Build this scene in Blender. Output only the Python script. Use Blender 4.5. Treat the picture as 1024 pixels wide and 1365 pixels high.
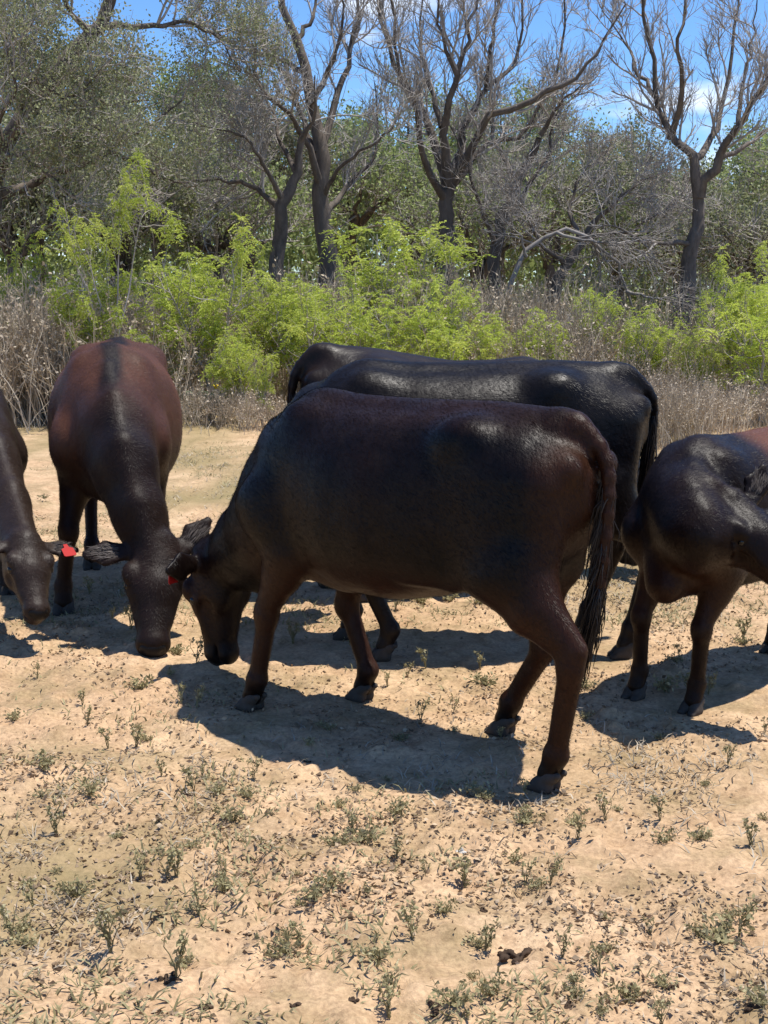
import bpy, math
import numpy as np
from mathutils import Vector, Matrix

# ------------------------------------------------------------------ scene, camera, sky, sun
sc = bpy.context.scene
for o in list(bpy.data.objects):
    bpy.data.objects.remove(o)
col = sc.collection
R = math.radians

CAM_H = 1.6
F_PX, CX, CY = 1740.0, 512.0, 682.5          # focal length in photo pixels, picture centre
PITCH = math.atan((CY - 385.0) / F_PX)       # horizon lies at row 385 of the photo

cam_d = bpy.data.cameras.new('camera')
cam_d.sensor_fit = 'HORIZONTAL'
cam_d.sensor_width = 36.0
cam_d.lens = 36.0 * F_PX / 1024.0
cam_d.clip_start = 0.1
cam_d.clip_end = 3000.0
cam = bpy.data.objects.new('camera', cam_d)
cam.location = (0, 0, CAM_H)
cam.rotation_euler = (math.pi / 2 - PITCH, 0, 0)
col.objects.link(cam)
sc.camera = cam
sc.render.resolution_x, sc.render.resolution_y = 768, 1024

SUN_DIR = Vector((0.29, 0.03, 1.0)).normalized()      # towards the sun: high, a little to the right
world = bpy.data.worlds.new('World')
sc.world = world
world.use_nodes = True
wn, wl = world.node_tree.nodes, world.node_tree.links
wn.clear()
w_out = wn.new('ShaderNodeOutputWorld')
w_bg = wn.new('ShaderNodeBackground')
w_sky = wn.new('ShaderNodeTexSky')
w_sky.sky_type = 'NISHITA'
w_sky.sun_disc = False
w_sky.sun_elevation = math.asin(SUN_DIR.z)
w_sky.sun_rotation = math.atan2(SUN_DIR.x, SUN_DIR.y)
w_sky.altitude = 600
w_sky.air_density = 1.0
w_sky.dust_density = 0.15
w_sky.ozone_density = 3.0
w_hsv = wn.new('ShaderNodeHueSaturation')
w_hsv.inputs['Saturation'].default_value = 1.1
w_bg.inputs['Strength'].default_value = 0.115
# a few small fair-weather clouds low in the sky, all the way round
w_tc = wn.new('ShaderNodeTexCoord')
w_map = wn.new('ShaderNodeMapping')
w_map.inputs['Scale'].default_value = (5.0, 5.0, 16.0)
w_map.inputs['Location'].default_value = (3.4, 0.0, 0.1)
w_noise = wn.new('ShaderNodeTexNoise')
w_noise.inputs['Scale'].default_value = 1.0
w_noise.inputs['Detail'].default_value = 5.0
w_ramp = wn.new('ShaderNodeValToRGB')
w_ramp.color_ramp.elements[0].position = 0.60
w_ramp.color_ramp.elements[1].position = 0.72
w_mix = wn.new('ShaderNodeMix')
w_mix.data_type = 'RGBA'
w_mix.inputs['B'].default_value = (7.5, 7.9, 8.4, 1)
wl.new(w_tc.outputs['Generated'], w_map.inputs['Vector'])
wl.new(w_map.outputs['Vector'], w_noise.inputs['Vector'])
wl.new(w_noise.outputs['Fac'], w_ramp.inputs['Fac'])
wl.new(w_sky.outputs['Color'], w_hsv.inputs['Color'])
wl.new(w_ramp.outputs['Color'], w_mix.inputs['Factor'])
w_tint = wn.new('ShaderNodeMix'); w_tint.data_type = 'RGBA'; w_tint.blend_type = 'MULTIPLY'
w_tint.inputs['Factor'].default_value = 1.0
w_tint.inputs['B'].default_value = (0.72, 0.90, 1.14, 1)
wl.new(w_hsv.outputs['Color'], w_tint.inputs['A'])
wl.new(w_tint.outputs['Result'], w_mix.inputs['A'])
wl.new(w_mix.outputs['Result'], w_bg.inputs['Color'])
wl.new(w_bg.outputs['Background'], w_out.inputs['Surface'])

sun_d = bpy.data.lights.new('sun', 'SUN')
sun_d.energy = 4.8
sun_d.angle = R(0.53)
sun_d.color = (1.0, 0.95, 0.87)
sun = bpy.data.objects.new('sun', sun_d)
sun.rotation_euler = SUN_DIR.to_track_quat('Z', 'Y').to_euler()
sun.location = (5, 5, 20)
col.objects.link(sun)

vs = sc.view_settings
vs.view_transform = 'Standard'
vs.look = 'None'
vs.exposure = 0.52
vs.gamma = 1.0
vs.use_curve_mapping = False

# ------------------------------------------------------------------ helpers
def ray(px, py):
    a, b = (px - CX) / F_PX, (CY - py) / F_PX
    c, s = math.cos(PITCH), math.sin(PITCH)
    return np.array([a, c + b * s, b * c - s])

def G(px, py, z=0.0):
    """point of height z that the photo shows at (px, py)"""
    d = ray(px, py)
    t = (z - CAM_H) / d[2]
    return np.array([0, 0, CAM_H]) + d * t

def A(px, py, Y):
    """point at distance Y that the photo shows at (px, py)"""
    d = ray(px, py)
    return np.array([0, 0, CAM_H]) + d * (Y / d[1])

def tag(o, label=None, cat=None, group=None, kind=None):
    if label: o['label'] = label
    if cat: o['category'] = cat
    if group: o['group'] = group
    if kind: o['kind'] = kind
    return o

def empty(name, loc, rz=0.0, scale=1.0):
    o = bpy.data.objects.new(name, None)
    o.empty_display_size = 0.2
    o.location = loc
    o.rotation_euler = (0, 0, rz)
    o.scale = (scale,) * 3
    col.objects.link(o)
    return o

def mesh_np(name, V, faces, mat, smooth=True, attrs=None):
    """faces: list of (n,k) int arrays"""
    V = np.asarray(V, np.float32)
    me = bpy.data.meshes.new(name)
    faces = [np.asarray(f, np.int32) for f in faces if len(f)]
    me.vertices.add(len(V))
    me.vertices.foreach_set('co', V.ravel())
    loops = np.concatenate([f.ravel() for f in faces])
    tot = np.concatenate([np.full(len(f), f.shape[1], np.int32) for f in faces])
    start = np.concatenate([[0], np.cumsum(tot)[:-1]]).astype(np.int32)
    me.loops.add(len(loops))
    me.loops.foreach_set('vertex_index', loops)
    me.polygons.add(len(tot))
    me.polygons.foreach_set('loop_start', start)
    me.polygons.foreach_set('loop_total', tot)
    me.polygons.foreach_set('use_smooth', np.full(len(tot), smooth, bool))
    for k, v in (attrs or {}).items():
        at = me.attributes.new(k, 'FLOAT', 'POINT')
        at.data.foreach_set('value', np.asarray(v, np.float32))
    me.update(calc_edges=True)
    me.validate()
    if mat: me.materials.append(mat)
    return me

def add(name, me, parent=None, loc=(0, 0, 0), rz=0.0, scale=None):
    o = bpy.data.objects.new(name, me)
    o.location = loc
    o.rotation_euler = (0, 0, rz)
    if scale is not None: o.scale = scale if hasattr(scale, '__len__') else (scale,) * 3
    col.objects.link(o)
    if parent: o.parent = parent
    return o

def unit(v):
    v = np.asarray(v, float)
    return v / (np.linalg.norm(v, axis=-1, keepdims=True) + 1e-9)

class Noise2:
    """smooth value noise on a wrapped lattice"""
    def __init__(s, seed): s.t = np.random.default_rng(seed).random((256, 256))
    def __call__(s, x, y):
        x0, y0 = np.floor(x).astype(int), np.floor(y).astype(int)
        fx, fy = x - x0, y - y0
        fx, fy = fx * fx * (3 - 2 * fx), fy * fy * (3 - 2 * fy)
        a, b = x0 % 256, y0 % 256
        c, d = (a + 1) % 256, (b + 1) % 256
        t = s.t
        return (t[a, b] * (1 - fx) + t[c, b] * fx) * (1 - fy) + (t[a, d] * (1 - fx) + t[c, d] * fx) * fy
    def fbm(s, x, y, o=4):
        v = 0; w = 0.5
        for i in range(o):
            v = v + w * s(x * 2 ** i + 17.3 * i, y * 2 ** i + 9.1 * i); w *= 0.5
        return v / (1 - 0.5 ** o)

# ------------------------------------------------------------------ materials
def material(name):
    m = bpy.data.materials.new(name)
    m.use_nodes = True
    nt = m.node_tree
    b = nt.nodes['Principled BSDF']
    return m, nt, b

def node(nt, t, **kw):
    n = nt.nodes.new(t)
    for k, v in kw.items():
        if k in n.inputs: n.inputs[k].default_value = v
        else: setattr(n, k, v)
    return n

def ramp(nt, src, stops):
    r = nt.nodes.new('ShaderNodeValToRGB')
    e = r.color_ramp.elements
    while len(e) < len(stops): e.new(0.5)
    for i, (p, c) in enumerate(stops):
        e[i].position = p
        e[i].color = (*c, 1) if len(c) == 3 else c
    nt.links.new(src, r.inputs['Fac'])
    return r.outputs['Color']

def mixc(nt, fac, a, b, blend='MIX'):
    m = nt.nodes.new('ShaderNodeMix'); m.data_type = 'RGBA'; m.blend_type = blend
    for inp, v in (('Factor', fac), ('A', a), ('B', b)):
        if hasattr(v, 'links'): nt.links.new(v, m.inputs[inp])
        elif inp == 'Factor': m.inputs[inp].default_value = v
        else: m.inputs[inp].default_value = (*v, 1)
    return m.outputs['Result']

def attr(nt, name):
    a = nt.nodes.new('ShaderNodeAttribute'); a.attribute_name = name
    return a.outputs['Fac']

def noise(nt, scale, detail=4, vec=None, rough=0.55):
    n = node(nt, 'ShaderNodeTexNoise', Scale=scale, Detail=detail, Roughness=rough)
    if vec is not None: nt.links.new(vec, n.inputs['Vector'])
    return n.outputs['Fac']

def mat_ground():
    m, nt, b = material('sandy_soil')
    tc = nt.nodes.new('ShaderNodeTexCoord')
    P = tc.outputs['Object']
    big = noise(nt, 0.9, 5, P)
    c1 = ramp(nt, big, [(0.3, (0.46, 0.305, 0.18)), (0.52, (0.53, 0.365, 0.22)), (0.72, (0.60, 0.43, 0.27))])
    med = noise(nt, 7.0, 6, P, 0.65)
    c2 = mixc(nt, ramp(nt, med, [(0.46, (0, 0, 0)), (0.66, (0.6, 0.6, 0.6))]), c1, (0.30, 0.185, 0.10))
    # old trampled litter, as a stain in the soil
    lit = noise(nt, 2.6, 7, P, 0.7)
    c3 = mixc(nt, ramp(nt, lit, [(0.46, (0, 0, 0)), (0.64, (0.75, 0.75, 0.75))]), c2, (0.27, 0.20, 0.105))
    fine = noise(nt, 60.0, 4, P, 0.7)
    c4 = mixc(nt, 0.55, c3, ramp(nt, fine, [(0.35, (0.45, 0.42, 0.4)), (0.62, (1.15, 1.15, 1.12))]), 'MULTIPLY')
    # olive tone where grass grows, by the attribute made with the grass
    c5 = mixc(nt, attr(nt, 'turf'), c4, (0.20, 0.165, 0.075))
    nt.links.new(c5, b.inputs['Base Color'])
    b.inputs['Roughness'].default_value = 0.95
    b.inputs['Specular IOR Level'].default_value = 0.15
    bm = node(nt, 'ShaderNodeBump', Strength=0.7, Distance=0.012)
    hb = noise(nt, 34.0, 6, P, 0.7)
    nt.links.new(hb, bm.inputs['Height'])
    nt.links.new(bm.outputs['Normal'], b.inputs['Normal'])
    return m

def mat_bark(name, dark, light, scale=9.0):
    m, nt, b = material(name)
    tc = nt.nodes.new('ShaderNodeTexCoord')
    mp = node(nt, 'ShaderNodeMapping'); mp.inputs['Scale'].default_value = (1, 1, 0.35)
    nt.links.new(tc.outputs['Object'], mp.inputs['Vector'])
    n = noise(nt, scale, 6, mp.outputs['Vector'], 0.7)
    n2 = noise(nt, 1.3, 3, tc.outputs['Object'])
    c = ramp(nt, n, [(0.35, dark), (0.65, light)])
    c = mixc(nt, ramp(nt, n2, [(0.45, (0, 0, 0)), (0.65, (0.6, 0.6, 0.6))]), c, tuple(0.8 * x for x in light))
    nt.links.new(c, b.inputs['Base Color'])
    b.inputs['Roughness'].default_value = 0.9
    bm = node(nt, 'ShaderNodeBump', Strength=0.8, Distance=0.02)
    nt.links.new(n, bm.inputs['Height'])
    nt.links.new(bm.outputs['Normal'], b.inputs['Normal'])
    return m

def mat_leaf(name, c0, c1, c2, trans=0.35):
    """leaf colour varies with the per-leaf attribute 'v'"""
    m, nt, b = material(name)
    v = attr(nt, 'v')
    oi = nt.nodes.new('ShaderNodeObjectInfo')
    c = ramp(nt, v, [(0.0, c0), (0.5, c1), (1.0, c2)])
    hs = node(nt, 'ShaderNodeHueSaturation')
    mr = node(nt, 'ShaderNodeMapRange'); mr.inputs['To Min'].default_value = 0.85; mr.inputs['To Max'].default_value = 1.15
    nt.links.new(oi.outputs['Random'], mr.inputs['Value'])
    nt.links.new(mr.outputs['Result'], hs.inputs['Value'])
    nt.links.new(c, hs.inputs['Color'])
    c = hs.outputs['Color']
    nt.links.new(c, b.inputs['Base Color'])
    b.inputs['Roughness'].default_value = 0.6
    b.inputs['Specular IOR Level'].default_value = 0.3
    if trans:
        tr = nt.nodes.new('ShaderNodeBsdfTranslucent')
        nt.links.new(c, tr.inputs['Color'])
        mx = node(nt, 'ShaderNodeMixShader'); mx.inputs[0].default_value = trans
        nt.links.new(b.outputs[0], mx.inputs[1]); nt.links.new(tr.outputs[0], mx.inputs[2])
        nt.links.new(mx.outputs[0], nt.nodes['Material Output'].inputs['Surface'])
    return m

def mat_coat(name, black, brown, red, rough=0.42):
    """short glossy cattle hair: 'brown' and 'red' are pigment maps on the hide"""
    m, nt, b = material(name)
    tc = nt.nodes.new('ShaderNodeTexCoord')
    P = tc.outputs['Object']
    n1 = noise(nt, 3.5, 4, P)
    n2 = noise(nt, 16.0, 4, P)
    f = node(nt, 'ShaderNodeMath', operation='MULTIPLY_ADD')
    nt.links.new(n1, f.inputs[0]); f.inputs[1].default_value = 0.6
    g = node(nt, 'ShaderNodeMath', operation='SUBTRACT'); g.inputs[1].default_value = 0.3
    nt.links.new(attr(nt, 'brown'), g.inputs[0]); nt.links.new(g.outputs[0], f.inputs[2])
    f.use_clamp = True
    c = mixc(nt, f.outputs[0], black, brown)
    c = mixc(nt, attr(nt, 'red'), c, red)
    mp = node(nt, 'ShaderNodeMapping'); mp.inputs['Scale'].default_value = (0.25, 1.0, 0.35)
    nt.links.new(P, mp.inputs['Vector'])
    hair = noise(nt, 240.0, 2, mp.outputs['Vector'], 0.7)
    c = mixc(nt, 0.5, c, ramp(nt, hair, [(0.3, (0.55, 0.55, 0.55)), (0.7, (1.4, 1.35, 1.3))]), 'MULTIPLY')
    # pale dust in the hair
    c = mixc(nt, ramp(nt, n2, [(0.5, (0, 0, 0)), (0.8, (0.03, 0.03, 0.03))]), c, (0.2, 0.15, 0.11))
    nt.links.new(c, b.inputs['Base Color'])
    rr = node(nt, 'ShaderNodeMapRange'); rr.inputs['To Min'].default_value = rough - 0.14; rr.inputs['To Max'].default_value = rough + 0.06
    nt.links.new(n1, rr.inputs['Value']); nt.links.new(rr.outputs['Result'], b.inputs['Roughness'])
    b.inputs['Specular IOR Level'].default_value = 0.15
    b.inputs['Sheen Weight'].default_value = 0.0
    b.inputs['Sheen Roughness'].default_value = 0.5
    b.inputs['Sheen Tint'].default_value = (0.9, 0.75, 0.65, 1)
    bm = node(nt, 'ShaderNodeBump', Strength=0.35, Distance=0.004)
    nt.links.new(hair, bm.inputs['Height'])
    bm2 = node(nt, 'ShaderNodeBump', Strength=0.35, Distance=0.02)
    nt.links.new(noise(nt, 9.0, 3, P), bm2.inputs['Height'])
    nt.links.new(bm2.outputs['Normal'], bm.inputs['Normal'])
    nt.links.new(bm.outputs['Normal'], b.inputs['Normal'])
    return m

def mat_plain(name, c, rough=0.6, spec=0.4, var=0.25, scale=20.0):
    m, nt, b = material(name)
    tc = nt.nodes.new('ShaderNodeTexCoord')
    n = noise(nt, scale, 4, tc.outputs['Object'])
    cc = mixc(nt, n, tuple(x * (1 - var) for x in c), tuple(min(1, x * (1 + var)) for x in c))
    nt.links.new(cc, b.inputs['Base Color'])
    b.inputs['Roughness'].default_value = rough
    b.inputs['Specular IOR Level'].default_value = spec
    return m

M = {}
M['ground'] = mat_ground()
M['hoof'] = mat_plain('horn_hoof', (0.055, 0.045, 0.036), 0.75, 0.25, 0.5, 30)
M['eye'] = mat_plain('wet_eye', (0.004, 0.003, 0.003), 0.12, 0.4, 0.1)
M['tag'] = mat_plain('red_plastic', (0.36, 0.012, 0.012), 0.6, 0.15, 0.1)
M['nose'] = mat_plain('wet_nose', (0.005, 0.004, 0.004), 0.5, 0.2, 0.4, 60)
M['switch'] = mat_plain('tail_hair', (0.012, 0.009, 0.008), 0.5, 0.4, 0.5, 40)
M['ear_hair'] = mat_plain('ear_hair', (0.085, 0.070, 0.062), 0.6, 0.3, 0.4, 40)
M['bark_dark'] = mat_bark('dark_oak_bark', (0.048, 0.037, 0.028), (0.165, 0.135, 0.108))
M['bark_grey'] = mat_bark('weathered_grey_bark', (0.12, 0.105, 0.092), (0.30, 0.27, 0.24))
M['twig'] = mat_bark('dead_twig', (0.25, 0.22, 0.19), (0.48, 0.44, 0.39))
M['oak_leaf'] = mat_leaf('live_oak_leaf', (0.13, 0.14, 0.065), (0.23, 0.25, 0.12), (0.36, 0.37, 0.21), 0.3)
M['far_leaf'] = mat_leaf('far_leaf', (0.15, 0.18, 0.075), (0.27, 0.33, 0.12), (0.42, 0.49, 0.17), 0.38)
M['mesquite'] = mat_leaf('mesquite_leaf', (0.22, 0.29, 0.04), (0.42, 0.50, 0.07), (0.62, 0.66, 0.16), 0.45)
M['straw'] = mat_leaf('dry_straw', (0.20, 0.165, 0.12), (0.36, 0.30, 0.22), (0.52, 0.45, 0.34), 0.15)
M['brush'] = mat_leaf('dry_brush_stem', (0.28, 0.22, 0.15), (0.45, 0.37, 0.265), (0.62, 0.53, 0.40), 0.2)
M['weed'] = mat_leaf('grey_green_weed', (0.20, 0.175, 0.09), (0.31, 0.275, 0.135), (0.45, 0.40, 0.23), 0.3)
M['litter'] = mat_leaf('dead_leaf_litter', (0.14, 0.095, 0.055), (0.30, 0.21, 0.125), (0.50, 0.38, 0.25), 0.05)
M['clod'] = mat_plain('dark_clod', (0.055, 0.035, 0.022), 0.9, 0.2, 0.5, 30)
M['stone'] = mat_plain('pale_limestone', (0.48, 0.45, 0.40), 0.9, 0.2, 0.25, 14)
M['pad'] = mat_plain('cactus_pad', (0.11, 0.15, 0.075), 0.6, 0.3, 0.3, 20)
M['flower'] = mat_plain('yellow_petal', (0.75, 0.55, 0.02), 0.5, 0.3, 0.1)

# ------------------------------------------------------------------ ground
N1, N2, N3 = Noise2(1), Noise2(2), Noise2(3)
def spread(a, b, step, lim0, lim1):
    mid = np.arange(a, b + step / 2, step)
    lo = [a]; s = step
    while lo[-1] > lim0: s *= 1.28; lo.append(lo[-1] - s)
    hi = [mid[-1]]; s = step
    while hi[-1] < lim1: s *= 1.28; hi.append(hi[-1] + s)
    return np.concatenate([lo[:0:-1], mid, hi[1:]])

FEET = []            # where hooves stand, so that the soil is trodden level there
def height(x, y):
    x, y = np.asarray(x, float), np.asarray(y, float)
    h = (N1.fbm(x * 0.7 + 40, y * 0.7 + 40, 2) - 0.5) * 0.05
    h = h + (N2.fbm(x * 4 + 60, y * 4 + 60, 3) - 0.5) * 0.034
    c = N3.fbm(x * 13 + 90, y * 13 + 90, 3)
    h = h + np.clip(c - 0.56, 0, 1) * 0.10 - np.clip(0.40 - c, 0, 1) * 0.10
    for fx, fy in FEET:
        w = np.exp(-((x - fx) ** 2 + (y - fy) ** 2) / 0.16 ** 2)
        h = h * (1 - w)
    return h

def turf_mask(x, y):
    t = N1.fbm(x * 0.9 + 11, y * 0.9 + 5, 4)
    far = np.clip((y - 5.5) / 3.0, 0, 1)
    near = np.clip((4.6 - y) / 1.2, 0, 1)
    return np.clip((t - 0.53 + 0.07 * far + 0.03 * near) * 6.0, 0, 1) * (0.1 + 0.75 * far + 0.45 * near)

def build_ground():
    xs = spread(-2.6, 2.6, 0.022, -900, 900)
    ys = spread(2.2, 7.0, 0.022, -60, 1500)
    X, Y = np.meshgrid(xs, ys, indexing='ij')
    Z = height(X, Y)
    fade = np.clip(1.5 - np.hypot(X, Y) / 60.0, 0, 1)
    Z = Z * fade
    nx, ny = X.shape
    idx = np.arange(nx * ny).reshape(nx, ny)
    q = np.stack([idx[:-1, :-1], idx[1:, :-1], idx[1:, 1:], idx[:-1, 1:]], -1).reshape(-1, 4)
    V = np.stack([X, Y, Z], -1).reshape(-1, 3)
    T = turf_mask(X, Y)
    me = mesh_np('ground', V, [q], M['ground'], True, {'turf': np.clip(T, 0, 0.8).ravel()})
    tag(add('ground', me), kind='structure')

# ------------------------------------------------------------------ implicit-surface modelling for the cattle
class Field:
    def __init__(s, lo, hi, h):
        s.lo, s.h = np.array(lo, float), h
        s.n = np.ceil((np.array(hi) - s.lo) / h).astype(int) + 1
        s.ax = [(s.lo[i] + h * np.arange(s.n[i])).astype(np.float32) for i in range(3)]
        s.F = np.full(s.n, 0.5, np.float32)
    def box(s, lo, hi):
        sl = []
        for i in range(3):
            a = max(0, int((lo[i] - s.lo[i]) / s.h)); b = min(s.n[i], int((hi[i] - s.lo[i]) / s.h) + 2)
            sl.append(slice(a, max(a, b)))
        return tuple(sl)
    def merge(s, sl, d, k, sub=False):
        a = s.F[sl]
        if sub:
            d = -d
            h = np.clip(0.5 - 0.5 * (a - d) / k, 0, 1)
            s.F[sl] = a * (1 - h) + d * h + k * h * (1 - h)
        else:
            h = np.clip(0.5 + 0.5 * (a - d) / k, 0, 1)
            s.F[sl] = a * (1 - h) + d * h - k * h * (1 - h)
    def cone(s, a, b, ra, rb, k=0.03, u=(0, 1, 0), sub=False):
        """rounded cone with elliptic section; r = (radius along u, radius along v)"""
        a, b = np.array(a, float), np.array(b, float)
        ra = np.array(ra if hasattr(ra, '__len__') else (ra, ra), float)
        rb = np.array(rb if hasattr(rb, '__len__') else (rb, rb), float)
        L = np.linalg.norm(b - a); w = (b - a) / L
        u = np.array(u, float); u = u - w * u.dot(w)
        if np.linalg.norm(u) < 1e-3: u = np.array([1.0, 0, 0]) - w * w[0]
        u = u / np.linalg.norm(u); v = np.cross(w, u)
        m = max(ra.max(), rb.max()) + k + 2 * s.h
        sl = s.box(np.minimum(a, b) - m, np.maximum(a, b) + m)
        if any(q.stop <= q.start for q in sl): return
        X = s.ax[0][sl[0]][:, None, None] - np.float32(a[0])
        Y = s.ax[1][sl[1]][None, :, None] - np.float32(a[1])
        Z = s.ax[2][sl[2]][None, None, :] - np.float32(a[2])
        W = X * np.float32(w[0]) + Y * np.float32(w[1]) + Z * np.float32(w[2])
        U = X * np.float32(u[0]) + Y * np.float32(u[1]) + Z * np.float32(u[2])
        Vv = X * np.float32(v[0]) + Y * np.float32(v[1]) + Z * np.float32(v[2])
        t = np.clip(W / np.float32(L), 0, 1)
        dw = W - t * np.float32(L)
        ru = ra[0] + (rb[0] - ra[0]) * t; rv = ra[1] + (rb[1] - ra[1]) * t
        rw = 0.5 * (ru + rv)
        k0 = np.sqrt((U / ru) ** 2 + (Vv / rv) ** 2 + (dw / rw) ** 2)
        k1 = np.sqrt((U / ru ** 2) ** 2 + (Vv / rv ** 2) ** 2 + (dw / rw ** 2) ** 2) + 1e-6
        d = k0 * (k0 - 1) / k1
        d = np.where(k0 < 0.05, -np.minimum(ru, rv), d)
        s.merge(sl, d.astype(np.float32), k, sub)
    def ball(s, c, r, k=0.03, u=(0, 1, 0), w=(0, 0, 1), sub=False):
        """ellipsoid; r = (along u, along v, along w) with w the given axis"""
        c = np.array(c, float)
        r = r if hasattr(r, '__len__') else (r, r, r)
        w = unit(w); e = 1e-4
        u = np.array(u, float); u = unit(u - w * u.dot(w)); v = np.cross(w, u)
        m = max(r) + k + 2 * s.h
        sl = s.box(c - m, c + m)
        if any(q.stop <= q.start for q in sl): return
        X = s.ax[0][sl[0]][:, None, None] - np.float32(c[0])
        Y = s.ax[1][sl[1]][None, :, None] - np.float32(c[1])
        Z = s.ax[2][sl[2]][None, None, :] - np.float32(c[2])
        q = [X * np.float32(e_[0]) + Y * np.float32(e_[1]) + Z * np.float32(e_[2]) for e_ in (u, v, w)]
        k0 = np.sqrt(sum((q[i] / r[i]) ** 2 for i in range(3)))
        k1 = np.sqrt(sum((q[i] / r[i] ** 2) ** 2 for i in range(3))) + 1e-6
        d = np.where(k0 < 0.05, -min(r), k0 * (k0 - 1) / k1)
        s.merge(sl, d.astype(np.float32), k, sub)
    def trunk(s, st):
        """barrel given by stations (x, top, bottom, half width)"""
        st = np.array(st)
        x = s.ax[0]
        xc = np.clip(x, st[0, 0], st[-1, 0])
        from_cr = lambda c: np.interp(xc, st[:, 0], st[:, c])
        ker = np.ones(9) / 9
        def sm(v):
            p = np.pad(v, 4, mode='edge'); return np.convolve(p, ker, 'valid')
        top, bot, hw = sm(from_cr(1)), sm(from_cr(2)), sm(from_cr(3))
        dx = np.abs(x - xc)[:, None, None]
        zc = bot + 0.47 * (top - bot)
        Z = s.ax[2][None, None, :] - zc[:, None, None]
        up, dn = (top - zc)[:, None, None], (zc - bot)[:, None, None]
        zn = np.where(Z > 0, Z / up, Z / dn)
        Y = np.abs(s.ax[1])[None, :, None] / hw[:, None, None]
        f = (np.abs(zn) ** 2.25 + Y ** 2.25) ** (1 / 2.25)
        m = np.minimum(np.minimum(up, dn), hw[:, None, None])
        d = (f - 1) * m
        d = np.where(dx > 0, np.sqrt(np.maximum(d, 0) ** 2 + dx ** 2) + np.minimum(d, 0) * 0, d)
        s.merge((slice(None),) * 3, d.astype(np.float32), 0.02)
    def mesh(s):
        F = s.F
        neg = F < 0
        n = s.n
        cnt = np.zeros(n - 1, np.int8)
        cs = [(i, j, k) for i in (0, 1) for j in (0, 1) for k in (0, 1)]
        for i, j, k in cs:
            cnt += neg[i:n[0] - 1 + i, j:n[1] - 1 + j, k:n[2] - 1 + k]
        act = np.argwhere((cnt > 0) & (cnt < 8))
        vals = {c: F[act[:, 0] + c[0], act[:, 1] + c[1], act[:, 2] + c[2]] for c in cs}
        acc = np.zeros((len(act), 3)); num = np.zeros(len(act))
        for a in cs:
            for ax in range(3):
                if a[ax] == 0:
                    b = tuple(1 if i == ax else a[i] for i in range(3))
                    fa, fb = vals[a], vals[b]
                    m = (fa < 0) != (fb < 0)
                    t = np.where(m, fa / np.where(m, fa - fb, 1), 0)
                    p = np.tile(np.array(a, float), (len(act), 1)); p[:, ax] = t
                    acc[m] += p[m]; num[m] += 1
        V = s.lo + s.h * (act + acc / num[:, None])
        idx = np.full(n - 1, -1, np.int32)
        idx[act[:, 0], act[:, 1], act[:, 2]] = np.arange(len(act))
        quads = []
        for ax in range(3):
            o1, o2 = (ax + 1) % 3, (ax + 2) % 3
            sl0 = [slice(1, n[i] - 1) for i in range(3)]; sl0[ax] = slice(0, n[ax] - 1)
            sl1 = list(sl0); sl1[ax] = slice(1, n[ax])
            A0, B0 = neg[tuple(sl0)], neg[tuple(sl1)]
            e = np.argwhere(A0 != B0)
            if not len(e): continue
            s0 = A0[e[:, 0], e[:, 1], e[:, 2]]
            base = e + 1; base[:, ax] -= 1
            def cell(d1, d2):
                c = base.copy(); c[:, o1] -= d1; c[:, o2] -= d2
                return idx[c[:, 0], c[:, 1], c[:, 2]]
            q = np.stack([cell(1, 1), cell(0, 1), cell(0, 0), cell(1, 0)], -1)
            q[~s0] = q[~s0][:, ::-1]
            quads.append(q)
        Q = np.concatenate(quads)
        Q = Q[(Q >= 0).all(1)]
        # one pass of gentle smoothing
        for lam in (0.5, -0.35, 0.5):
            sm = np.zeros_like(V); c = np.zeros(len(V))
            for i in range(4):
                np.add.at(sm, Q[:, i], V[Q[:, (i + 1) % 4]]); np.add.at(c, Q[:, i], 1)
                np.add.at(sm, Q[:, i], V[Q[:, (i + 3) % 4]]); np.add.at(c, Q[:, i], 1)
            V = V + lam * (sm / np.maximum(c, 1)[:, None] - V)
        return V, Q

def ik(a, b, l1, l2, pole):
    """middle joint between a and b, bending towards pole"""
    a, b = np.array(a, float), np.array(b, float)
    d = b - a; L = np.linalg.norm(d); w = d / L
    if L > (l1 + l2) * 0.995:
        k = L / ((l1 + l2) * 0.995); l1 *= k; l2 *= k
    x = (l1 * l1 - l2 * l2 + L * L) / (2 * L)
    h = math.sqrt(max(l1 * l1 - x * x, 1e-6))
    p = np.array(pole, float); p = unit(p - w * p.dot(w))
    return a + w * x + p * h

def hoof_mesh():
    f = Field((-0.09, -0.075, -0.01), (0.12, 0.075, 0.13), 0.005)
    for s in (-1, 1):
        f.cone((-0.012, s * 0.026, 0.022), (0.050, s * 0.029, 0.012), (0.030, 0.032), (0.022, 0.016), 0.006)
        f.cone((-0.028, s * 0.024, 0.065), (0.020, s * 0.027, 0.030), (0.028, 0.030), (0.028, 0.026), 0.012)
        f.ball((-0.062, s * 0.022, 0.075), 0.013, 0.01)
    V, Q = f.mesh()
    V[:, 2] = np.maximum(V[:, 2], 0.0)
    return mesh_np('hoof', V, [Q], M['hoof'])

HOOF = hoof_mesh()

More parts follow.
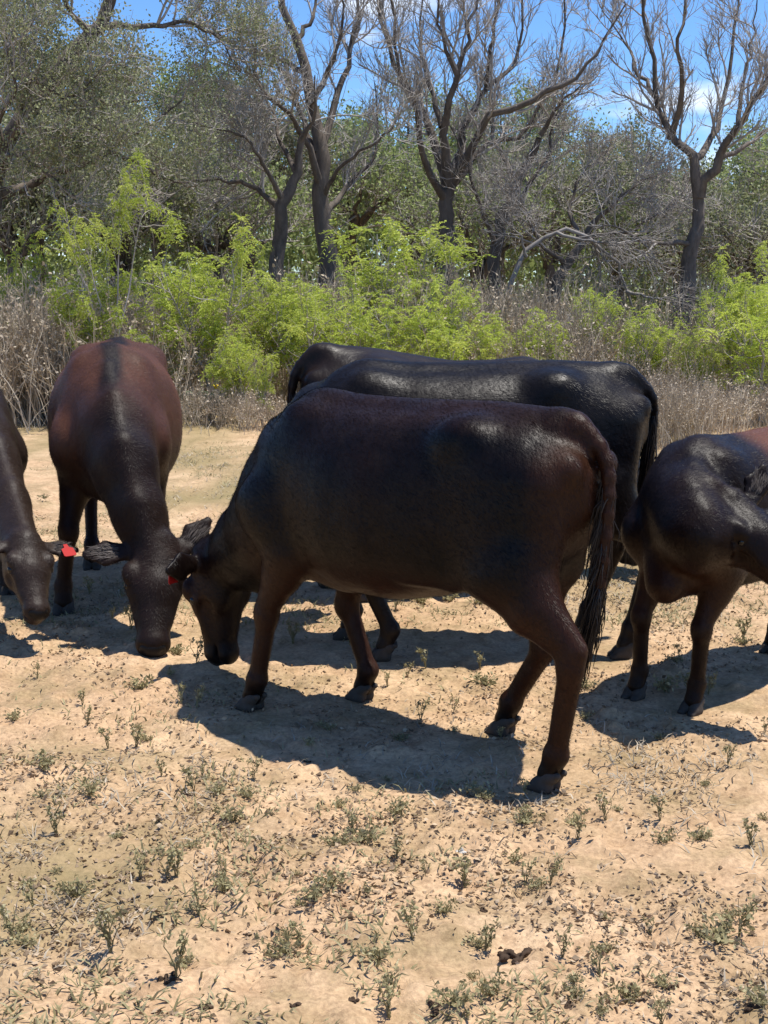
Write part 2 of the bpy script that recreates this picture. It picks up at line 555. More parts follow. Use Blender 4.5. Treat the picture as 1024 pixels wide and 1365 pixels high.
def sphere_mesh(name, r, mat, nu=14, nv=9):
    V = [(0, 0, r)]; T = []; Q = []
    for i in range(1, nv):
        t = math.pi * i / nv
        for j in range(nu):
            p = 2 * math.pi * j / nu
            V.append((r * math.sin(t) * math.cos(p), r * math.sin(t) * math.sin(p), r * math.cos(t)))
    V.append((0, 0, -r))
    for j in range(nu):
        k = (j + 1) % nu
        T.append((0, 1 + j, 1 + k)); T.append((len(V) - 1, 1 + (nv - 2) * nu + k, 1 + (nv - 2) * nu + j))
        for i in range(nv - 2):
            Q.append((1 + i * nu + j, 1 + (i + 1) * nu + j, 1 + (i + 1) * nu + k, 1 + i * nu + k))
    return mesh_np(name, V, [np.array(T), np.array(Q)], mat)
EYE = sphere_mesh('eye', 0.021, M['eye'])

def tubes(P, Rad, sides=4):
    """P (m,k,3) centre lines, Rad (m,k) -> verts, quads"""
    P = np.asarray(P, float); Rad = np.asarray(Rad, float)
    m, k, _ = P.shape
    T = np.gradient(P, axis=1); T = unit(T)
    ref = np.eye(3)[np.abs(T).max(1).argmin(1)][:, None, :] + np.zeros_like(T)      # one reference axis per tube, never along it
    U = unit(np.cross(T, ref)); W = np.cross(T, U)
    a = 2 * np.pi * np.arange(sides) / sides
    ring = P[:, :, None, :] + Rad[:, :, None, None] * (U[:, :, None, :] * np.cos(a)[:, None] + W[:, :, None, :] * np.sin(a)[:, None])
    V = ring.reshape(-1, 3)
    idx = np.arange(m * k * sides).reshape(m, k, sides)
    nx = np.roll(idx, -1, axis=2)
    q = np.stack([idx[:, :-1], nx[:, :-1], nx[:, 1:], idx[:, 1:]], -1).reshape(-1, 4)
    return V, q

def resample(P, k):
    P = np.asarray(P, float)
    # Catmull-Rom through the given points
    Q = np.vstack([2 * P[0] - P[1], P, 2 * P[-1] - P[-2]])
    out = []
    for t in np.linspace(0, len(P) - 1 - 1e-6, k):
        i = int(t); f = t - i
        p0, p1, p2, p3 = Q[i], Q[i + 1], Q[i + 2], Q[i + 3]
        out.append(0.5 * (2 * p1 + (p2 - p0) * f + (2 * p0 - 5 * p1 + 4 * p2 - p3) * f * f + (3 * p1 - p0 - 3 * p2 + p3) * f ** 3))
    return np.array(out)

TRUNK = [(-0.84, 1.03, 0.92, 0.05), (-0.81, 1.08, 0.84, 0.11), (-0.75, 1.155, 0.75, 0.165), (-0.64, 1.205, 0.67, 0.205),
         (-0.45, 1.222, 0.635, 0.245), (-0.28, 1.212, 0.555, 0.275), (-0.08, 1.20, 0.515, 0.305), (0.10, 1.20, 0.515, 0.30),
         (0.26, 1.21, 0.54, 0.265), (0.37, 1.212, 0.56, 0.22), (0.46, 1.15, 0.58, 0.18), (0.54, 1.04, 0.62, 0.135),
         (0.595, 0.94, 0.68, 0.07)]

def coat_hair(V, Q, n, brown, red, coat, root):
    """short hairs lying along the hide, each one thin blade"""
    rng = np.random.default_rng(n)
    A_, B_, C_, D_ = (V[Q[:, i]] for i in range(4))
    nr = np.cross(C_ - A_, D_ - B_); ar = np.linalg.norm(nr, axis=1); nr = nr / (ar[:, None] + 1e-12)
    ok = A_[:, 2] > 0.13
    p = ar * ok; pick = rng.choice(len(Q), n, p=p / p.sum())
    a, b = rng.random((n, 1)), rng.random((n, 1))
    P = (A_[pick] * (1 - a) + B_[pick] * a) * (1 - b) + (D_[pick] * (1 - a) + C_[pick] * a) * b
    N = nr[pick]
    flow = np.array([-0.8, 0, -0.75]) + rng.normal(0, 0.22, (n, 3)); flow -= N * (flow * N).sum(1, keepdims=True); flow = unit(flow)
    d = unit(flow + N * rng.uniform(0.10, 0.45, (n, 1)))
    ln = rng.uniform(0.010, 0.022, (n, 1)); s = np.cross(d, N); s = unit(s) * 0.0007
    VV = np.stack([P - s - N * 0.001, P + s - N * 0.001, P + d * ln], 1).reshape(-1, 3)
    br, rd = brown[Q[pick, 0]], red[Q[pick, 0]]
    me = mesh_np('coat_hair', VV, [np.arange(3 * n).reshape(n, 3)], coat, False, {'brown': np.repeat(np.clip(br, 0, 1), 3), 'red': np.repeat(np.clip(rd, 0, 1), 3)})
    tag(add('coat_hair', me, root), kind='stuff')

def make_cow(label, o, head_dir, scale, feet, poll, muzzle, brow, coat, tailpath, ears, tagside=None,
             neckmid=None, h=0.010, group='cattle grazing on the sandy pasture', pigment=None, belly=0.0, neck=1.0, crest=True, hairs=0, extra=()):
    """feet: dict FL FR HL HR -> local (x, y); poll, muzzle: local points; brow: direction the forehead faces"""
    d = unit(np.array([head_dir[0], head_dir[1]]))
    rz = math.atan2(d[1], d[0])
    root = empty('cow', (o[0], o[1], 0), rz, scale)
    tag(root, label, 'cow', group)
    poll, muzzle = np.array(poll, float), np.array(muzzle, float)
    a = unit(muzzle - poll)
    nrm = np.array(brow, float); nrm = unit(nrm - a * nrm.dot(a))
    lat = np.cross(nrm, a)                                   # towards the cow's left when it looks ahead
    L = np.linalg.norm(muzzle - poll) / 0.46
    def H(s, w, n): return poll + a * (s * L) + (lat * w + nrm * n) * (L * 1.16)
    pts = [poll, muzzle] + [np.array(p) for p in tailpath] + [H(0.05, 0.3, 0), H(0.05, -0.3, 0), H(0.2, 0, 0.1), H(0.2, 0, -0.2)]
    pts += [np.array([x, y, 0.1]) for x, y in feet.values()] + [np.array([-0.9, -0.36, 0]), np.array([0.75, 0.36, 1.27])]
    pts = np.array(pts)
    lo = pts.min(0) - 0.10; hi = pts.max(0) + 0.10; lo[2] = max(lo[2], 0.0)
    f = Field(lo, hi, h)
    st = [(x, t, b - belly * math.exp(-((x - 0.0) / 0.3) ** 2), w + belly * 0.5 * math.exp(-(x / 0.35) ** 2)) for x, t, b, w in TRUNK]
    f.trunk(st)
    # pelvis, spine, shoulders
    f.cone((-0.70, 0, 1.165), (0.31, 0, 1.17), (0.05, 0.045), (0.05, 0.045), 0.06)
    f.ball((0.34, 0, 1.145), (0.055, 0.12, 0.06), 0.08)
    f.cone((-0.70, 0, 1.17), (-0.80, 0, 1.11), 0.045, 0.035, 0.05)
    for s in (-1, 1):
        f.ball((-0.44, s * 0.175, 1.12), (0.055, 0.08, 0.055), 0.10)
        f.ball((-0.79, s * 0.105, 1.045), (0.045, 0.05, 0.05), 0.06)
        f.cone((0.31, s * 0.125, 1.09), (0.44, s * 0.185, 0.78), (0.06, 0.11), (0.075, 0.115), 0.07)      # shoulder blade
        f.ball((0.50, s * 0.165, 0.79), (0.06, 0.075, 0.09), 0.06)                                     # point of shoulder
    f.ball((0.52, 0, 0.66), (0.10, 0.11, 0.10), 0.08)                                                   # brisket
    f.cone((0.47, 0, 0.60), (0.20, 0, 0.555), (0.10, 0.06), (0.10, 0.05), 0.08)
    # front legs
    hooves = []
    for nm, s in (('FL', 1), ('FR', -1)):
        fx, fy = feet[nm]
        sw = (fx - 0.36)
        E = np.array([0.33 + 0.18 * sw, s * 0.165, 0.64])
        Fe = np.array([fx - 0.035, fy, 0.125])
        K = ik(E, Fe, 0.275, 0.265, (1, 0, 0.1))
        f.cone((0.47, s * 0.165, 0.82), E, (0.085, 0.13), (0.080, 0.11), 0.07)
        mid = E + (K - E) * 0.35
        f.cone(E, mid, (0.078, 0.105), (0.062, 0.082), 0.03)
        f.cone(mid, K + np.array([0, 0, 0.03]), (0.061, 0.078), (0.044, 0.047), 0.02)
        f.ball(K + np.array([0.008, 0, 0]), (0.047, 0.049, 0.058), 0.02)
        f.cone(K, Fe, (0.037, 0.039), (0.033, 0.034), 0.02)
        f.ball(Fe, (0.041, 0.041, 0.04), 0.02)
        f.cone(Fe, (fx - 0.01, fy, 0.055), (0.036, 0.034), (0.044, 0.038), 0.015)
        hooves.append((fx, fy, 0.0))
    # hind legs
    for nm, s in (('HL', 1), ('HR', -1)):
        fx, fy = feet[nm]
        sw = fx + 0.64
        Hp = np.array([-0.55, s * 0.13, 0.98])
        S = np.array([-0.55 + 0.2 * sw, s * 0.19, 0.70])
        Fe = np.array([fx - 0.035, fy, 0.125])
        ls = min(1.0, np.linalg.norm(Fe - S) / (0.86 + 0.3 * max(sw, 0)) / 0.755)
        K = ik(S, Fe, 0.405 * ls, 0.35 * ls, (-1, 0, -0.1))
        f.cone(Hp, S, (0.115, 0.175), (0.075, 0.105), 0.07)
        f.cone((-0.70, s * 0.12, 0.98), (-0.66 + 0.25 * sw, s * 0.145, 0.68), (0.095, 0.10), (0.075, 0.09), 0.06)
        kn = K + np.array([0.02, 0, 0.04])
        g1 = S * 0.5 + kn * 0.5 + np.array([0.0, 0, 0.0])
        f.cone(S + np.array([-0.05, -s * 0.02, -0.0]), g1, (0.085, 0.14), (0.058, 0.088), 0.05)
        f.cone(g1, kn, (0.056, 0.082), (0.038, 0.050), 0.03)
        f.cone((-0.64 + 0.25 * sw, s * 0.15, 0.72), K + np.array([-0.022, 0, 0.05]), (0.06, 0.06), (0.018, 0.020), 0.04)  # hamstring tendon
        f.ball(K + np.array([-0.022, 0, 0.03]), (0.026, 0.026, 0.034), 0.02)                               # point of hock
        f.ball(K + np.array([0.012, 0, -0.01]), (0.040, 0.044, 0.062), 0.025)
        f.cone(K + np.array([0.004, 0, -0.02]), Fe, (0.035, 0.042), (0.031, 0.034), 0.02)
        f.ball(Fe, (0.042, 0.043, 0.042), 0.02)
        f.cone(Fe, (fx - 0.01, fy, 0.055), (0.037, 0.035), (0.044, 0.038), 0.015)
        hooves.append((fx, fy, 0.0))
    # flank fold and udder bed
    for s in (-1, 1):
        f.cone((-0.28, s * 0.20, 0.74), (-0.42, s * 0.19, 0.70), (0.03, 0.09), (0.03, 0.09), 0.09)
    f.ball((-0.52, 0, 0.66), (0.10, 0.13, 0.07), 0.10)
    # neck
    base = np.array([0.41, 0, 0.92])
    end = H(0.07, 0, -0.10)
    mid = np.array(neckmid, float) if neckmid is not None else base * 0.5 + end * 0.5 + np.array([0.0, 0, 0.0])
    nk = resample([base, mid, end], 5)
    rv = [0.25, 0.225, 0.19, 0.15, 0.115]; ru = [0.195, 0.165, 0.135, 0.108, 0.088]
    rv = [r * neck for r in rv]; ru = [r * neck for r in ru]
    for i in range(4):
        w = unit(nk[i + 1] - nk[i])
        t = (i + 0.5) / 4
        u = unit(np.array([0, 1.0, 0]) * (1 - t) + lat * t)
        f.cone(nk[i], nk[i + 1], (ru[i], rv[i]), (ru[i + 1], rv[i + 1]), 0.05, u=u)
    # crest and dewlap follow the neck
    def side(i, sgn):
        w = unit(nk[min(i + 1, 4)] - nk[max(i - 1, 0)])
        t = i / 4
        u = unit(np.array([0, 1.0, 0]) * (1 - t) + lat * t)
        v = np.cross(w, u)
        if v[2] < 0 and abs(v[2]) > 0.2: v = -v
        return nk[i] + v * sgn * rv[i] * 0.93
    for i in range(4 if crest else 0):
        f.cone(side(i, 1), side(i + 1, 1), (0.03, 0.03), (0.026, 0.026), 0.05, u=(0, 1, 0))
        if i < 3: f.cone(side(i, -1), side(i + 1, -1), (0.03, 0.05), (0.025, 0.04), 0.05, u=(0, 1, 0))
    for p0_, p1_, r_ in extra:
        f.cone(p0_, p1_, r_, r_, 0.05)
    # head
    l = L * 1.16
    f.cone(H(0.03, 0, -0.065), H(0.19, 0, -0.06), (0.082 * l, 0.075 * l), (0.094 * l, 0.082 * l), 0.03, u=lat)
    f.cone(H(0.19, 0, -0.056), H(0.40, 0, -0.05), (0.078 * l, 0.072 * l), (0.047 * l, 0.044 * l), 0.03, u=lat)
    f.cone(H(0.13, 0, -0.135), H(0.37, 0, -0.085), (0.058 * l, 0.058 * l), (0.042 * l, 0.036 * l), 0.04, u=lat)
    for s in (-1, 1):
        f.ball(H(0.15, s * 0.052, -0.115), (0.035 * l, 0.06 * l, 0.075 * l), 0.03, u=lat, w=a)
        f.ball(H(0.145, s * 0.078, -0.016), (0.030 * l, 0.028 * l, 0.042 * l), 0.02, u=lat, w=a)
    f.ball(H(0.415, 0, -0.055), (0.057 * l, 0.048 * l, 0.046 * l), 0.025, u=lat, w=a)
    f.ball(H(0.415, 0, -0.100), (0.045 * l, 0.028 * l, 0.042 * l), 0.02, u=lat, w=a)
    f.ball(H(0.0, 0, -0.045), (0.055 * l, 0.05 * l, 0.035 * l), 0.03, u=lat, w=a)
    for s in (-1, 1):
        f.cone(H(0.19, s * 0.078, -0.055), H(0.33, s * 0.046, -0.055), 0.017 * l, 0.012 * l, 0.025)              # cheek bone
        f.ball(H(0.235, s * 0.085, -0.085), (0.02, 0.035, 0.05), 0.03, u=lat, w=a, sub=True)                     # hollow below it
        f.ball(H(0.188, s * 0.110, -0.038), (0.014, 0.019, 0.026), 0.010, u=lat, w=a, sub=True)                  # eye socket
        f.ball(H(0.448, s * 0.036, -0.028), (0.014, 0.016, 0.018), 0.010, u=lat, w=a, sub=True)                  # nostril
        f.ball(H(0.42, s * 0.050, -0.083), (0.030, 0.006, 0.045), 0.010, u=lat, w=a, sub=True)                   # mouth
    # ears
    eartips = []
    for s, key in ((1, 'L'), (-1, 'R')):
        dw, dn, ds = ears[key]
        ed = unit(lat * s * dw + nrm * dn + a * ds)
        eb = H(0.035, s * 0.082, -0.055)
        em = eb + ed * 0.085 * l; et = eb + ed * 0.152 * l
        face = unit(nrm * 0.75 - a * 0.1 + lat * s * 0.2); face = unit(face - ed * face.dot(ed))
        wide = np.cross(ed, face)
        f.cone(eb, em, (0.026 * l, 0.018 * l), (0.050 * l, 0.015), 0.02, u=wide)
        f.cone(em, et, (0.050 * l, 0.015), (0.016 * l, 0.011), 0.012, u=wide)
        f.cone(eb + ed * 0.05 * l + face * 0.022, et - ed * 0.03 * l + face * 0.019, (0.026 * l, 0.014), (0.014 * l, 0.009), 0.012, u=wide, sub=True)
        eartips.append((eb, em, et, face, wide, ed))
    # tail
    tp = resample(tailpath, 16)
    tr = np.interp(np.linspace(0, 1, 16), [0, 0.12, 0.45, 0.8, 1], [0.042, 0.034, 0.022, 0.017, 0.016])
    for i in range(15):
        f.cone(tp[i], tp[i + 1], tr[i], tr[i + 1], 0.012 if i > 2 else 0.03)
    V, Q = f.mesh()
    # hide pigment
    brown, red = pigment(V, poll, muzzle)
    body = add('body', mesh_np('body', V, [Q], coat, True, {'brown': np.clip(brown, 0, 1), 'red': np.clip(red, 0, 1)}), root)
    if hairs:
        coat_hair(V, Q, hairs, brown, red, coat, root)
    for (fx, fy, rzf) in hooves:
        add('hoof', HOOF, root, (fx, fy, -0.004), rzf, 0.88)
        FEET.append(tuple((np.array(o[:2]) + scale * (fx * d + fy * np.array([-d[1], d[0]])))))
    for s in (-1, 1):
        add('eye', EYE, root, H(0.187, s * 0.083, -0.037))
    # pale hair inside the ears
    rg = np.random.default_rng(3)
    for eb, em, et, face, wide, ed in eartips:
        n = 90
        P = np.zeros((n, 5, 3)); w0 = rg.uniform(-0.030, 0.030, n); s0 = rg.uniform(0.03, 0.09, n); ln = rg.uniform(0.03, 0.06, n)
        for j in range(5):
            t = j / 4
            P[:, j] = eb + ed * ((s0 + ln * t) * l)[:, None] + wide * (w0 * (1 + 0.3 * t))[:, None] + face * (0.006 + 0.014 * np.sin(2.2 * t) * rg.uniform(0.3, 1, n))[:, None]
        v, q = tubes(P, np.tile(np.array([0.0016, 0.0018, 0.0016, 0.0012, 0.0005]), (n, 1)), 3)
        add('ear_hair', mesh_np('ear_hair', v, [q], M['ear_hair']), root)
    # wet nose pad: a shallow cap on the muzzle
    cap = Field(H(0.44, 0, -0.05) - 0.1, H(0.44, 0, -0.05) + 0.1, 0.006)
    cap.ball(H(0.432, 0, -0.047), (0.046 * l, 0.036 * l, 0.034 * l), 0.02, u=lat, w=a)
    for s in (-1, 1):
        cap.ball(H(0.462, s * 0.034, -0.035), (0.013, 0.010, 0.012), 0.008, u=lat, w=a, sub=True)
    v, q = cap.mesh()
    add('nose', mesh_np('nose', v, [q], M['nose']), root)
    # tail switch: hanging hair
    rng = np.random.default_rng(len(FEET))
    n = 800
    t0 = rng.uniform(0.42, 1.0, n) ** 0.8
    P = np.zeros((n, 7, 3))
    i0 = np.clip((t0 * 15).astype(int), 0, 14)
    start = tp[i0] + rng.normal(0, 0.008, (n, 3))
    dirn = unit(tp[-1] - tp[-4])
    ln = rng.uniform(0.06, 0.22, n)
    side_v = rng.normal(0, 1, (n, 3)) * np.array([1, 1, 0.1])
    for j in range(7):
        s_ = j / 6
        P[:, j] = start + dirn * (ln * s_)[:, None] + np.array([0, 0, -1]) * (0.03 * s_ ** 2) + side_v * (0.013 * math.sin(2.2 * s_)) + rng.normal(0, 0.0012, (n, 3))
    P[..., 2] = np.maximum(P[..., 2], 0.03)
    v, q = tubes(P, np.tile(np.array([0.0016, 0.0024, 0.0024, 0.002, 0.0018, 0.0012, 0.0005]), (n, 1)), 4)
    add('tail_switch', mesh_np('tail_switch', v, [q], M['switch']), root)
    if tagside:
        eb, em, et, face, wide, ed = eartips[0 if tagside == 'L' else 1]
        c = em + face * 0.024 + ed * 0.012
        dn_ = unit(np.array([0, 0, -1.0]) + 0.25 * face); dn_ = unit(dn_ - face * dn_.dot(face))
        sd = np.cross(face, dn_)
        prof = [(-0.010, -0.008), (0.010, -0.008), (0.012, 0.012), (0.030, 0.020), (0.032, 0.062), (0.026, 0.068), (-0.026, 0.068), (-0.032, 0.062), (-0.030, 0.020), (-0.012, 0.012)]
        vv = [c + sd * x + dn_ * y + face * 0.002 for x, y in prof] + [c + sd * x + dn_ * y - face * 0.002 for x, y in prof]
        n_ = len(prof)
        side_q = np.array([(i, (i + 1) % n_, n_ + (i + 1) % n_, n_ + i) for i in range(n_)])
        add('ear_tag', mesh_np('ear_tag', vv, [np.array([list(range(n_))[::-1]]), np.array([list(range(n_, 2 * n_))]), side_q], M['tag'], False), root)
    return root

def to_local(o, d, P, scale=1.0):
    d = unit(np.array(d[:2])); r = (np.array(P[:2]) - np.array(o[:2]))
    xy = (r.dot(d) / scale, r.dot(np.array([-d[1], d[0]])) / scale)
    return xy if len(P) == 2 else (xy[0], xy[1], P[2] / scale)
# ------------------------------------------------------------------ cattle
def ss(x, a, b):
    t = np.clip((x - a) / (b - a), 0, 1); return t * t * (3 - 2 * t)

BLACK = (0.0085, 0.0068, 0.0066)
COAT_MAIN = mat_coat('black_brown_coat', (0.0022, 0.0017, 0.0020), (0.034, 0.0125, 0.0055), (0.13, 0.05, 0.022), 0.46)
COAT_RED = mat_coat('red_brown_coat', (0.0030, 0.0025, 0.0026), (0.030, 0.0125, 0.007), (0.10, 0.041, 0.023), 0.54)
COAT_BLACK = mat_coat('black_coat', (0.0035, 0.0033, 0.0038), (0.020, 0.012, 0.0085), (0.08, 0.03, 0.014), 0.44)
COAT_GREY = mat_coat('sooty_grey_brown_coat', (0.009, 0.007, 0.0066), (0.036, 0.022, 0.016), (0.10, 0.05, 0.03), 0.5)

def pig_main(V, poll, muz):
    x, y, z = V.T
    b = 0.10 + 0.80 * ss(z, 0.72, 0.54) * ss(x, 0.75, 0.5)                 # belly and legs
    b = np.maximum(b, 0.75 * ss(x, -0.66, -0.80))                          # buttocks
    b = np.maximum(b, 0.36 * ss(z, 1.10, 1.19) * ss(x, 0.42, 0.2))         # along the back
    b = np.maximum(b, 0.62 * ss(np.linalg.norm(V - (0.6 * poll + 0.4 * muz), axis=1), 0.28, 0.08))
    b = b * (1 - 0.8 * ss(z, 0.16, 0.08))
    return b, 0.0 * z

def pig_red(V, poll, muz):
    x, y, z = V.T
    r = ss(x, 0.85, 0.45) * ss(z, 0.62, 0.95) * 0.85
    r = r * np.clip(0.55 + 1.1 * N1.fbm(x * 5 + 20, z * 5 + np.sign(y) * 7 + 30, 3) - 0.1, 0, 1.1)
    r = r * (1 - ss(np.abs(y + 0.02 * np.sin(x * 9)), 0.07, 0.02) * ss(z, 1.0, 1.1))             # black eel stripe
    r = r * (1 - 0.8 * ss(x, -0.62, -0.8))
    b = 0.35 + 0.35 * ss(x, 0.9, 0.4) - 0.3 * ss(z, 0.7, 0.5)
    b = np.where(x > 0.85, 0.32, b)
    b = b * (1 - 0.7 * ss(np.abs(y), 0.075, 0.03) * ss(z, 0.8, 1.0))
    return b, r

def pig_black(V, poll, muz):
    x, y, z = V.T
    return 0.22 + 0.4 * ss(z, 0.6, 0.45), 0 * z

def pig_dark(V, poll, muz):
    x, y, z = V.T
    return 0.55 + 0 * z, 0 * z

def pig_right(V, poll, muz):
    x, y, z = V.T
    b = 0.18 + 0.5 * ss(z, 0.85, 0.6) * ss(x, 0.2, 0.45)
    r = 0.85 * ss(x, 0.12, -0.08) * ss(z, 0.75, 0.95)
    return b * (1 - 0.6 * ss(z, 0.5, 0.3)), r

def hang(x0=-0.775, y0=0.0, tip=(-0.83, 0.02, 0.42)):
    return [(-0.72, y0, 1.165), (x0, y0, 1.165), (-0.865, y0 * 0.5, 1.07), (-0.885, (y0 + tip[1]) / 2, 0.90), (-0.875, tip[1], 0.68), tip]

# the cow in front, grazing
dM = unit(np.array([-0.764, 0.642]))
oM = np.array([0.081, 4.583]) + dM * 0.06
L = lambda px, py: to_local(oM, dM, G(px, py)[:2])
make_cow('black-brown cow with a red ear tag seen side on, grazing in front of the others', oM, dM, 1.0,
         {'FL': L(335, 945), 'FR': L(482, 932), 'HL': L(728, 1052), 'HR': L(670, 977)},
         (1.105, -0.06, 0.515), (1.045, -0.045, 0.045), (1.0, 0.03, 0.15), COAT_MAIN,
         hang(tip=(-0.825, 0.03, 0.47)), {'L': (0.85, -0.15, 0.05), 'R': (0.9, -0.1, 0.1)}, 'L',
         neckmid=(0.66, -0.02, 0.66), h=0.0085, pigment=pig_main, belly=0.01, hairs=130000)

# the red-brown cow walking towards the camera, head down
dB = unit(np.array([0.15, -0.99])); oB = np.array([-1.41, 6.84]); sB = 1.08
W = lambda P: to_local(oB, dB, P, sB)
make_cow('reddish brown cow with a black stripe down its back, grazing head-on', oB, dB, sB,
         {'FL': (0.28, 0.19), 'FR': W(G(85, 818)[:2]), 'HL': (-0.72, 0.16), 'HR': (-0.56, -0.18)},
         W(A(208, 716, 5.76)), W(A(203, 866, 5.45)), (1.0, 0.0, 0.35), COAT_RED,
         hang(tip=(-0.86, -0.05, 0.42)), {'L': (0.6, 0.0, -0.8), 'R': (1.0, 0.0, 0.08)},
         neckmid=(0.76, 0.07, 0.72), h=0.009, pigment=pig_red, belly=0.03, hairs=110000)

# the cow at the left edge, only its head and shoulder in view
dC = unit(np.array([0.52, -0.855])); oC = np.array([-2.30, 6.95]); sC = 0.95
W = lambda P: to_local(oC, dC, P, sC)
make_cow('sooty grey-brown cow with a square red ear tag, lowering its head beside the reddish cow', oC, dC, sC,
         {'FL': (0.32, 0.17), 'FR': (0.42, -0.17), 'HL': (-0.60, 0.17), 'HR': (-0.72, -0.17)},
         W(A(36, 712, 5.75)), W(A(56, 816, 5.50)), (0.75, 0.1, 0.6), COAT_GREY,
         hang(), {'L': (0.95, 0.05, 0.12), 'R': (0.95, 0.05, 0.15)}, 'L',
         neckmid=(0.72, 0.02, 0.74), h=0.010, pigment=pig_dark, hairs=70000)

# the black cow right behind the front one
dD = unit(np.array([-1.0, -0.03])); oD = np.array([0.27, 5.72]); sD = 1.05
make_cow('black cow standing close behind the front cow, only back, rump and hind legs showing', oD, dD, sD,
         {'FL': (0.27, 0.17), 'FR': (0.42, -0.17), 'HL': (-0.74, 0.17), 'HR': (-0.62, -0.16)},
         (0.56, -0.45, 0.84), (0.42, -0.72, 0.50), (0.3, -0.7, 0.6), COAT_BLACK,
         hang(tip=(-0.85, -0.12, 0.50)), {'L': (0.9, 0, 0.2), 'R': (0.9, 0, 0.2)},
         neckmid=(0.54, -0.20, 0.88), h=0.011, pigment=pig_black, crest=False, hairs=90000)

# the cow farthest back: its rump looks out over the others
dE = unit(np.array([0.95, 0.25])); oE = np.array([0.42, 6.95]); sE = 1.05
rE = make_cow('dark brown cow farthest back, only its rounded rump showing over the others', oE, dE, sE,
         {'FL': (0.34, 0.17), 'FR': (0.40, -0.17), 'HL': (-0.68, 0.17), 'HR': (-0.60, -0.17)},
         (1.10, 0.05, 0.52), (1.05, 0.05, 0.05), (1.0, 0, 0.1), COAT_BLACK,
         hang(), {'L': (0.9, 0, 0.2), 'R': (0.9, 0, 0.2)}, h=0.013, pigment=pig_dark)
bE = [c for c in rE.children if c.name.startswith('body')][0]
for v in bE.data.vertices:                                   # its loin lies lower than its rump
    t = min(max((v.co.z - 0.75) / 0.4, 0), 1)
    v.co.z += t * (0.045 - 0.10 * min(max((v.co.x + 0.75) / 0.7, 0), 1))

# the young cow at the right edge, head turned back along its flank
dF = unit(np.array([-0.72, -0.69])); oF = np.array([1.40, 5.13]); sF = 0.85
W = lambda P: to_local(oF, dF, P, sF)
make_cow('smaller black cow with brown flank, turning its head back over its shoulder', oF, dF, sF,
         {'FL': W(G(922, 950)[:2]), 'FR': W(G(846, 930)[:2]), 'HL': (-0.58, 0.17), 'HR': (-0.70, -0.17)},
         W((1.265, 4.66, 0.87)), W((1.475, 4.41, 0.60)), (0.2, 0.45, 0.85), COAT_MAIN,
         hang(), {'L': (0.6, 0.5, -0.5), 'R': (0.85, 0.2, 0.2)},
         neckmid=(0.63, 0.20, 0.87), neck=1.0, h=0.010, pigment=pig_right, crest=False, hairs=90000,
         extra=[((0.36, 0.0, 1.17), (0.50, 0.09, 1.10), 0.035), ((0.50, 0.09, 1.10), (0.54, 0.20, 1.05), 0.032), ((0.54, 0.20, 1.05), (0.50, 0.28, 1.01), 0.032),
                ((0.55, 0.0, 0.74), (0.60, 0.03, 0.60), 0.075), ((0.40, 0, 0.64), (0.58, 0.02, 0.60), 0.07)])
build_ground()
# ------------------------------------------------------------------ plants: growing branches
def limbs(Y0, paths, k=14, wob=0.05, seed=0):
    """main limbs; each path is (list of (px, py, dy), r0, r1); returns points and radii"""
    rng = np.random.default_rng(seed)
    P, Rr = [], []
    for pts, r0, r1 in paths:
        w = []
        for q in pts:
            px, py = q[0], q[1]; dy = q[2] if len(q) > 2 else 0
            if py == 'g': w.append(np.array([(px - CX) / F_PX * (Y0 + dy) * 1.02, Y0 + dy, -0.05]))
            else: w.append(A(px, py, Y0 + dy))
        p = resample(w, k)
        sp = np.linalg.norm(np.gradient(p, axis=0), axis=1)[:, None]
        j = rng.normal(0, 1, p.shape) * np.minimum(wob, 0.13 * sp); j[0] = 0
        P.append(p + j); Rr.append(np.linspace(r0, r1 * 0.72, k) if len(P) == 1 else r0 * 0.95 * (1 - np.linspace(0, 1, k) ** 0.6) + r1 * 0.45)
    return np.array(P), np.array(Rr)

def grow(P, Rr, n, lmin, lmax, ang, k=5, jit=0.25, up=0.25, rscale=0.5, tmin=0.25, rng=None, rmin=0.003, droop=0.0):
    """n side branches spread along the parents (m,k0,3)"""
    m, k0, _ = P.shape
    seg = np.linalg.norm(np.diff(P, axis=1), axis=2).sum(1)
    par = rng.choice(m, n, p=seg / seg.sum())
    t = tmin + (1 - tmin) * rng.random(n) ** 0.8
    f = t * (k0 - 1); i = np.minimum(f.astype(int), k0 - 2); f = (f - i)[:, None]
    p0 = P[par, i] * (1 - f) + P[par, i + 1] * f
    r0 = (Rr[par, i] * (1 - f[:, 0]) + Rr[par, i + 1] * f[:, 0])
    tan = unit(P[par, i + 1] - P[par, i])
    rnd = rng.normal(0, 1, (n, 3)); rnd -= tan * (rnd * tan).sum(1, keepdims=True); rnd = unit(rnd)
    a = np.radians(rng.normal(ang, 14, n))[:, None]
    d = unit(tan * np.cos(a) + rnd * np.sin(a) + np.array([0, 0, up]))
    ln = rng.uniform(lmin, lmax, n) * (1.1 - 0.5 * t)
    out = np.zeros((n, k, 3)); out[:, 0] = p0
    for s in range(1, k):
        d = unit(d + rng.normal(0, jit, (n, 3)) + np.array([0, 0, up * 0.3 - droop * s / k]))
        out[:, s] = out[:, s - 1] + d * (ln / (k - 1))[:, None]
    rr = np.clip(r0 * rscale, rmin, max(rmin, 0.024))[:, None] * np.linspace(1, 0.45, k)[None]
    return out, rr

def join_tubes(parts):
    Vs, Qs, off = [], [], 0
    for (P, Rr, sides) in parts:
        v, q = tubes(P, Rr, sides)
        Vs.append(v); Qs.append(q + off); off += len(v)
    return np.concatenate(Vs), np.concatenate(Qs)

